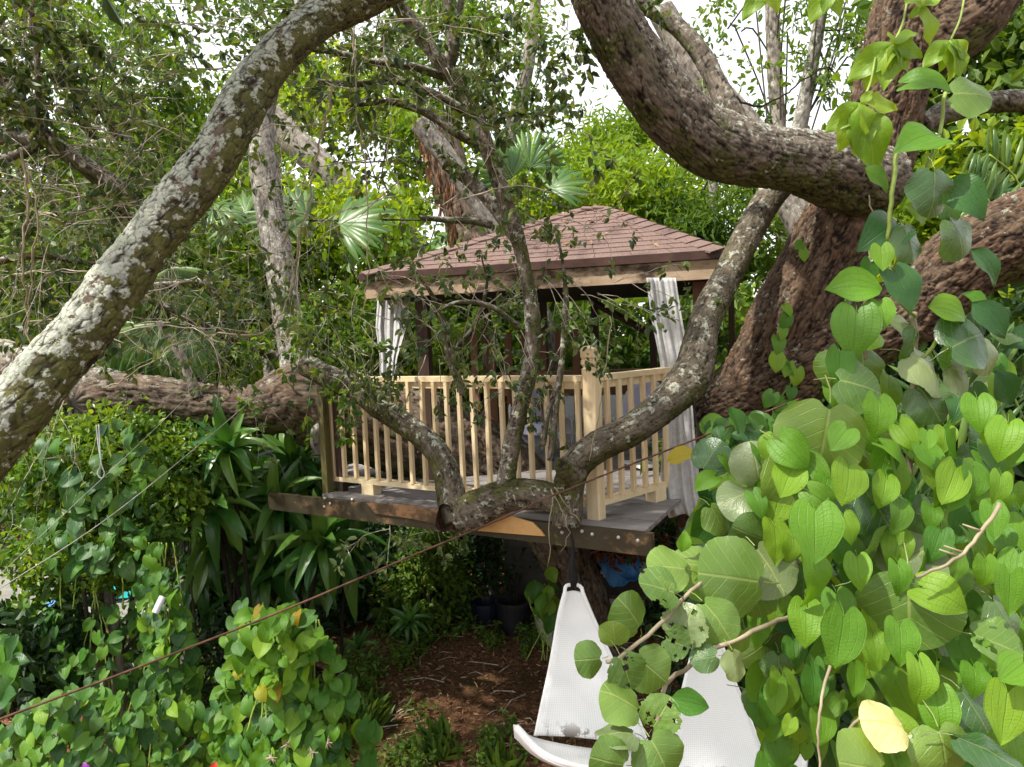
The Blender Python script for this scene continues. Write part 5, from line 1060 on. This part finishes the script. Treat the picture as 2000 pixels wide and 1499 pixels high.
heart_mass('bright heart leaved vine mound left of the bare soil', 280, [(470, 1190), (600, 1190), (640, 1270), (690, 1330), (730, 1420), (745, 1520), (400, 1520), (400, 1400), (430, 1300)], 4.6, 38, [0, 0, 1, 1, 1, 2], (570, 1520))
heart_mass('sunlit top of the heart leaved vine mound', 85, [(470, 1195), (590, 1190), (615, 1260), (600, 1340), (520, 1370), (450, 1330)], 4.4, 36, [0, 0, 0, 0, 1, 3] * 3 + [0] * 9, (530, 1400))  # mostly lime leaves: sun on the mound's top put into the colour
heart_mass('column of heart leaved vine climbing below the strap plants', 190, [(250, 1040), (310, 1080), (350, 1150), (380, 1250), (400, 1370), (400, 1440), (280, 1440), (290, 1300), (275, 1180), (240, 1100)], 5.3, 31, [0, 1, 1, 1, 2], (330, 1480))
heart_mass('low heart leaved vine carpet at the bottom left', 290, [(60, 1380), (140, 1350), (300, 1370), (420, 1400), (440, 1530), (-20, 1530), (-20, 1450)], 4.8, 32, [1, 1, 2, 0], (180, 1530), sets=HSM, up=.9)
heart_mass('scattered heart leaved vine trailing through the left shrub', 110, [(40, 850), (250, 830), (330, 960), (260, 1130), (100, 1130), (20, 980)], 5.5, 36, [1, 2, 2], (170, 1200))
heart_mass('thin heart leaved vine in shade at far left', 110, [(20, 1200), (80, 1210), (260, 1180), (290, 1300), (280, 1400), (20, 1400)], 5.5, 28, [1, 1, 2], (170, 1400), sets=HSM)
heart_mass('small leafy vine at the foot of the deck trunk', 16, [(1035, 1120), (1090, 1120), (1090, 1230), (1060, 1220), (1035, 1160)], 6.9, 44, [0, 0, 1], (1060, 1260), sets=OVAL)
heart_mass('dark oval leaved vine between curtain and sea grape', 60, [(1390, 830), (1500, 800), (1510, 900), (1420, 1060), (1380, 1010)], 4.6, 52, [1, 2, 2], (1440, 1100), sets=OVAL)
# glossy plant cut by the left edge, red and purple spots
t = thing('glossy_plant', 'pale glossy leaved plant cut by the left edge', 'plant', P(10, 1400, 4.4))
for k in range(20): face_leaf(OVAL, random.choice([1, 2]), t, random.uniform(-30, 45), random.uniform(1260, 1370), random.uniform(4.3, 4.6), 60, random.uniform(-40, 120), .6)
M_redl = plain_mat('red_leaf', (.45, .03, .015), .45, .5); M_pur = plain_mat('purple_petal', (.30, .06, .38), .5, .3)
for nm, lab, x, y, d, l, a, mt, cat in [('red_leaf', 'single red leaf at the bottom edge', 420, 1488, 4.3, 32, 100, M_redl, 'leaf'), ('purple_petal', 'purple flower petal at the bottom left edge', 162, 1490, 4.3, 26, 60, M_pur, 'flower')]:
    V, Q, uv = leaf_tpl('lance', 6, 8, 3, 1.3); me = mk_mesh(nm, V, Q, mt, True, uv=uv); o = single(nm, me, lab, cat)
    ax = nrm(screen_dir(a)); n_ = nrm(-f_ + UP * .4 - ax * np.dot(-f_ + UP * .4, ax)); xx = np.cross(ax, n_); L = l * d / F; c = P(x, y, d)
    o.matrix_world = Matrix([[xx[i] * L, ax[i] * L, n_[i] * L, c[i]] for i in range(3)] + [[0, 0, 0, 1]])
for x, y in [(560, 1455), (610, 1470), (530, 1480), (640, 1450)]:
    m = MB(); c = P(x, y, 4.3)
    for q in range(9): dr = rand_dirs(1)[0]; m.tube([c, c + dr * .035], [.006, .001], 5)
    single('dried_flower', m.mesh('dried_flower', M_vine), {560: 'highest dried brown flower head on the vine mound', 610: 'dried brown flower head right of the lime leaves on the mound', 530: 'leftmost and lowest dried flower head on the vine mound', 640: 'rightmost dried flower head on the vine mound'}[x], 'flower', 'dried flower heads on the vine mound')
yl = thing('yellow_leaf', 'curled yellow leaf caught in front of the white curtain', 'leaf', P(1330, 892, 4.2)); face_leaf(OVAL, 0, yl, 1330, 892, 4.2, 62, -20, 1.2, .05)['label'] = 'curled yellow blade'
for c_ in yl.children: c_.data = c_.data.copy(); c_.data.materials[0] = H_yel

# ------------------------------------------------------------------ white woven hanging seats
g = NG('white_woven_panel'); tc = g.node('ShaderNodeTexCoord').outputs['UV']
w1 = g.node('ShaderNodeTexWave'); g.l.new(g.map(tc, (13, 26, 1)), w1.inputs[0]); w1.inputs['Scale'].default_value = 1; w1.wave_type = 'BANDS'; w1.bands_direction = 'Y'
w2 = g.node('ShaderNodeTexWave'); g.l.new(g.map(tc, (13, 26, 1)), w2.inputs[0]); w2.inputs['Scale'].default_value = 1; w2.bands_direction = 'X'
nz = g.noise(g.node('ShaderNodeTexCoord').outputs['Object'], 6, 5, .7); uvs = g.node('ShaderNodeSeparateXYZ'); g.l.new(tc, uvs.inputs[0])
dirt = g.math('MULTIPLY', g.ramp(g.math('ADD', nz, g.math('MULTIPLY', g.ramp(uvs.outputs[1], .8, 1.0), .12)), .62, .70), g.ramp(uvs.outputs[1], .86, .99))
wv = g.math('MULTIPLY', w1.outputs['Fac'], w2.outputs['Fac']); cc = g.mix(g.math('MULTIPLY', dirt, .85), g.mix(wv, (.66, .66, .65), (.83, .83, .82)), (.09, .06, .04)); hh = g.math('MULTIPLY', w1.outputs['Fac'], w2.outputs['Fac'])
M_weave = g.out(g.pbsdf(cc, .55, .35, g.bump(hh, .3, .003)))
M_rope = plain_mat('black_rope', (.012, .012, .012), .8, .2, bump=.8, scale=80)
def sheet(L, R, n=24, m=14, sag=.0, nor=None, mat=M_weave, name='panel'):
    """ruled sheet between two edges (lists of world points), given a little sag along nor"""
    L = spline(np.array(L), .04); R = spline(np.array(R), .04); f = lambda c: np.stack([np.interp(np.linspace(0, 1, n), np.linspace(0, 1, len(c)), c[:, k]) for k in range(3)], 1)
    L, R = f(L), f(R); V = []; uv = []
    for i in range(n):
        for j in range(m):
            s = j / (m - 1); V.append(L[i] * (1 - s) + R[i] * s + nor * sag * 4 * s * (1 - s)); uv.append((s, i / (n - 1)))
    i = np.arange(n - 1)[:, None] * m; j = np.arange(m - 1)[None]
    return mk_mesh(name, V, np.stack([i + j, i + j + 1, i + m + j + 1, i + m + j], -1).reshape(-1, 4), mat, True, uv=uv)
def edge_tube(t, pts, r, name='rim', n=8):
    s = spline(np.array(pts), .02); m = MB(); m.tube(s, r, n); return part(name, m.mesh(name, M_whitep, True), t)
sw = thing('hanging_chair', 'white woven hanging chair tied with black rope below the deck beam', 'hanging chair', P(1130, 1460, 4.1), 'white woven hanging chairs')
Lp = px([(1103, 1157, 4.75), (1092, 1200, 4.7), (1075, 1300, 4.55), (1058, 1380, 4.42), (1046, 1438, 4.32)]); Rp = px([(1138, 1157, 4.75), (1162, 1215, 4.7), (1205, 1310, 4.55), (1240, 1390, 4.42), (1268, 1462, 4.32)])
o = part('back_panel', sheet(Lp, Rp, 40, 16, .035, f_), sw); o.modifiers.new('s', 'SOLIDIFY').thickness = .018
edge_tube(sw, np.concatenate([Lp[::-1], px([(1104, 1148, 4.76), (1110, 1143, 4.77), (1128, 1143, 4.77), (1137, 1150, 4.76)]), Rp]), .012)
S0 = px([(1008, 1416, 4.18), (1046, 1441, 4.28), (1165, 1463, 4.30), (1268, 1464, 4.32), (1330, 1445, 4.2)]); S1 = px([(1009, 1420, 4.15), (1068, 1476, 4.0), (1160, 1503, 3.93), (1270, 1512, 3.93), (1332, 1452, 4.15)])
o = part('seat', sheet(S0, S1, 30, 12, .05, -UP, name='seat'), sw); o.modifiers.new('s', 'SOLIDIFY').thickness = .02
edge_tube(sw, S1, .016, 'front_rim'); 
m = MB(); m.tube(px([(1120, 1146, 4.76), (1121, 1130, 4.76), (1117, 1110, 4.77), (1119, 1060, 4.8), (1112, 1030, 4.84), (1106, 985, 4.99)]), [.018, .026, .022, .009, .008, .008], 8); part('rope', m.mesh('rope', M_rope, True), sw)
sw2 = thing('hanging_chair', 'white woven hanging chair half hidden behind the sea grape leaves', 'hanging chair', P(1420, 1499, 3.4), 'white woven hanging chairs')
Lp = px([(1372, 1215, 3.85), (1350, 1285, 3.75), (1328, 1380, 3.6), (1318, 1460, 3.5), (1316, 1530, 3.42)]); Rp = px([(1398, 1215, 3.85), (1424, 1305, 3.75), (1462, 1400, 3.6), (1495, 1490, 3.5), (1508, 1530, 3.42)])
o = part('back_panel', sheet(Lp, Rp, 40, 16, .03, f_), sw2); o.modifiers.new('s', 'SOLIDIFY').thickness = .016
edge_tube(sw2, np.concatenate([Lp[::-1], px([(1375, 1205, 3.86), (1395, 1205, 3.86)]), Rp]), .010)
S0 = px([(1300, 1560, 3.3), (1400, 1545, 3.42), (1480, 1500, 3.48), (1535, 1474, 3.42), (1568, 1462, 3.35)]); S1 = px([(1300, 1640, 3.1), (1400, 1660, 3.1), (1500, 1600, 3.1), (1560, 1520, 3.2), (1572, 1468, 3.32)])
o = part('seat', sheet(S0, S1, 24, 10, .04, -UP, name='seat'), sw2); o.modifiers.new('s', 'SOLIDIFY').thickness = .018; edge_tube(sw2, S1, .014, 'front_rim')
m = MB(); m.tube(px([(1385, 1208, 3.86), (1388, 1150, 3.95), (1390, 1050, 4.15), (1382, 950, 4.4), (1352, 780, 4.9)]), .006, 6); part('rope', m.mesh('rope', M_rope, True), sw2)

# ------------------------------------------------------------------ cables and strings
M_rust = plain_mat('rusty_wire', (.10, .050, .032), .8, .2, var=.4, scale=20); M_string = plain_mat('grey_string', (.30, .29, .27), .8, .2); M_blk = plain_mat('black_cable', (.012, .012, .013), .5, .4)
for nm, lab, pts, r, mt in [('rusty_cable', 'rusty brown cable slanting across the whole foreground', [(-60, 1428, 3.2), (0, 1405, 3.25), (280, 1300, 3.5), (560, 1190, 3.8), (800, 1088, 4.05), (1000, 1005, 4.25), (1080, 968, 4.35), (1380, 850, 4.65), (1560, 780, 4.9)], .0055, M_rust),
                           ('string', 'thin pale string running down to the left edge from the dead limb', [(-40, 1175, 4.2), (200, 1020, 4.6), (400, 860, 5.2), (545, 735, 5.9)], .0028, M_string), ('string', 'second thin string above the first at the left', [(-40, 1160, 4.4), (130, 1000, 4.8), (290, 850, 5.4), (430, 712, 5.9)], .002, M_string),
                           ('power_cable', 'thin black cable crossing high behind the left limbs', [(-100, 440, 9), (250, 437, 9), (740, 430, 9), (900, 432, 9)], .012, M_blk), ('power_cable', 'thicker black cable behind the dead limb', [(180, 645, 7.6), (350, 636, 7.6), (500, 625, 7.6)], .016, M_blk)]:
    m = MB(); m.tube(spline(px(pts), .1), r, 6, False); single(nm, m.mesh(nm, mt, True), lab, 'cable')
m = MB(); m.tube(spline(px([(188, 830, 4.6), (192, 870, 4.6), (197, 905, 4.6), (190, 925, 4.6), (198, 935, 4.6), (204, 925, 4.6), (197, 900, 4.6), (193, 830, 4.6)]), .02), .0035, 5); single('string_loop', m.mesh('string_loop', plain_mat('pale_cord', (.45, .48, .47), .8), True), 'pale cord hanging in a loop before the left shrub', 'cord')
m = MB(); pc = px([(318, 1166, 4.9), (303, 1198, 4.85)]); m.tube(pc, .022, 12, False); m.tube(pc, .018, 12, False); single('pipe', m.mesh('pipe', plain_mat('white_pipe', (.62, .63, .66), .4), True), 'short white pipe poking out of the vine column', 'pipe')

# ------------------------------------------------------------------ clutter below the deck and beyond the hedge
M_blkp = plain_mat('black_plastic', (.014, .014, .017), .45, .5); M_boxw = plain_mat('pale_box', (.30, .30, .30), .6, .3, var=.2, scale=5); M_blue = plain_mat('blue_tarp', (.05, .20, .45), .5, .4, var=.3); M_turq = plain_mat('turquoise_plastic', (.02, .42, .42), .45, .4, var=.2); M_rustl = plain_mat('rust_brown_scrap', (.14, .055, .025), .85, .2, var=.5, scale=20)
def pot(x, y, r0_, r1_, h, lab, mat, nm, cat, group=None):
    b = hitz(x, y, .02); t = thing(nm, lab, cat, b, group); th2 = np.linspace(0, 2 * np.pi, 20, endpoint=False)
    ring = lambda r, z: [b + np.array([math.cos(a) * r, math.sin(a) * r, z]) for a in th2]
    V = ring(r0_, 0) + ring(r1_, h) + ring(r1_ * 1.06, h) + ring(r1_ * 1.06, h + .03) + ring(r1_ * .93, h + .03) + ring(r0_ * .9, .03)
    Q = [[k * 20 + q, k * 20 + (q + 1) % 20, k * 20 + 20 + (q + 1) % 20, k * 20 + 20 + q] for k in range(5) for q in range(20)]
    part('pot_wall', mk_mesh('pot_wall', V, [np.array(Q), np.array([[100 + q for q in range(20)]])], mat, False), t); return t, b
t, b = pot(1005, 1232, .16, .19, .32, 'black plastic bucket with sticks in it under the deck', M_blkp, 'bucket', 'bucket')
m = MB()
for k in range(5): a = random.uniform(0, 6); m.tube([b + UP * .2, b + np.array([.2 * math.cos(a) - .08, .15 * math.sin(a), .62])], .010, 5)
single('sticks', m.mesh('sticks', M_branch), 'dark sticks standing in the black bucket', 'sticks', kind='stuff')
pot(950, 1222, .13, .16, .25, 'dark bucket left of the one with sticks', plain_mat('navy_plastic', (.012, .014, .03), .4, .5), 'bucket', 'bucket')
pot(1078, 1250, .14, .18, .30, 'pale metal pail behind the hanging chair', M_galv, 'pail', 'pail')
b = hitz(1222, 1225, 0); t = thing('storage_box', 'pale grey box standing in the gloom under the deck', 'box', b)
m = MB(); m.box(b + UP * .42, [gu, gv, UP], (.42, .34, .46), .02); part('box_body', m.mesh('box_body', M_boxw), t); m = MB(); m.box(b + UP * .665, [gu, gv, UP], (.46, .38, .03)); part('lid', m.mesh('lid', M_boxw), t)
m = MB(); m.box(b + UP * .09 - gu * .3, [gu, gv, UP], (.5, .3, .18)); single('plank_stack', m.mesh('plank_stack', W_dark), 'dark wooden block beside the pale grey box', 'wood block')
c = P(1200, 1095, 7.6); t = thing('tarp_bundle', 'crumpled blue tarp with rusty scraps under the right end of the beam', 'tarp', np.array([c[0], c[1], 0]))
q = np.stack(np.meshgrid(np.linspace(-.24, .24, 20), np.linspace(-.14, .14, 14)), -1).reshape(-1, 2); zz = .16 * fbm(np.stack([q[:, 0] * 5, q[:, 1] * 5, 0 * q[:, 0]], 1), 3, 4)
V = c + q[:, :1] * gu + q[:, 1:] * (gv * .8 + UP * .5) + zz[:, None] * UP; i = np.arange(13)[:, None] * 20; j = np.arange(19)[None]
part('tarp', mk_mesh('tarp', V, np.stack([i + j, i + j + 1, i + 20 + j + 1, i + 20 + j], -1).reshape(-1, 4), M_blue, False), t)
n = 420; p = c + rng.normal(0, .25, (n, 1)) * gu + rng.normal(0, .12, (n, 1)) * gv + rng.uniform(.02, .3, (n, 1)) * UP - f_ * .12
part('scraps', leaf_cloud('scraps', p, rand_dirs(n), rand_dirs(n), rng.uniform(.05, .16, n), M_rustl, T_LANCE), t, kind='stuff')
m = MB(); m.box(c - UP * .28, [gu, gv, UP], (1.1, .5, .04)); part('shelf', m.mesh('shelf', W_dark), t)
m = MB(); wb = hitz(1035, 1250, 0) + f_ * 1.0
m.box([wb[0], wb[1], .75], [gu, gv, UP], (.5, .08, 1.5)); single('board_panel', m.mesh('board_panel', plain_mat('grey_weathered_board', (.10, .095, .08), .9)), 'weathered grey board standing behind the deck trunk', 'board')
for lab, x, y, w, h, mt in [('turquoise plastic sheet showing beside the hanging strap leaves', 372, 1112, 34, 40, M_turq), ('turquoise plastic sheet behind the vine column', 238, 1142, 60, 34, M_turq), ('light blue plastic scrap beyond the vine column', 366, 1142, 30, 22, M_blue), ('blue plastic piece on the paved yard at far left', 120, 1172, 60, 16, M_blue)]:
    c = P(x, y, 9.8); w_, h_ = w * 9.8 / F, h * 9.8 / F; m = MB()
    m.hexa([c + r0 * (s * w_ / 2) + UP * 0 + np.array([0, q_ * .2, -h_ / 2]) for s, q_ in ((-1, -1), (1, -1), (1, 1), (-1, 1))], [c + r0 * (s * w_ / 2 + .05) + np.array([0, q_ * .16, h_ / 2 + .03 * s]) for s, q_ in ((-1, -1), (1, -1), (1, 1), (-1, 1))])
    single('plastic_sheet', m.mesh('plastic_sheet', mt), lab, 'plastic sheet')
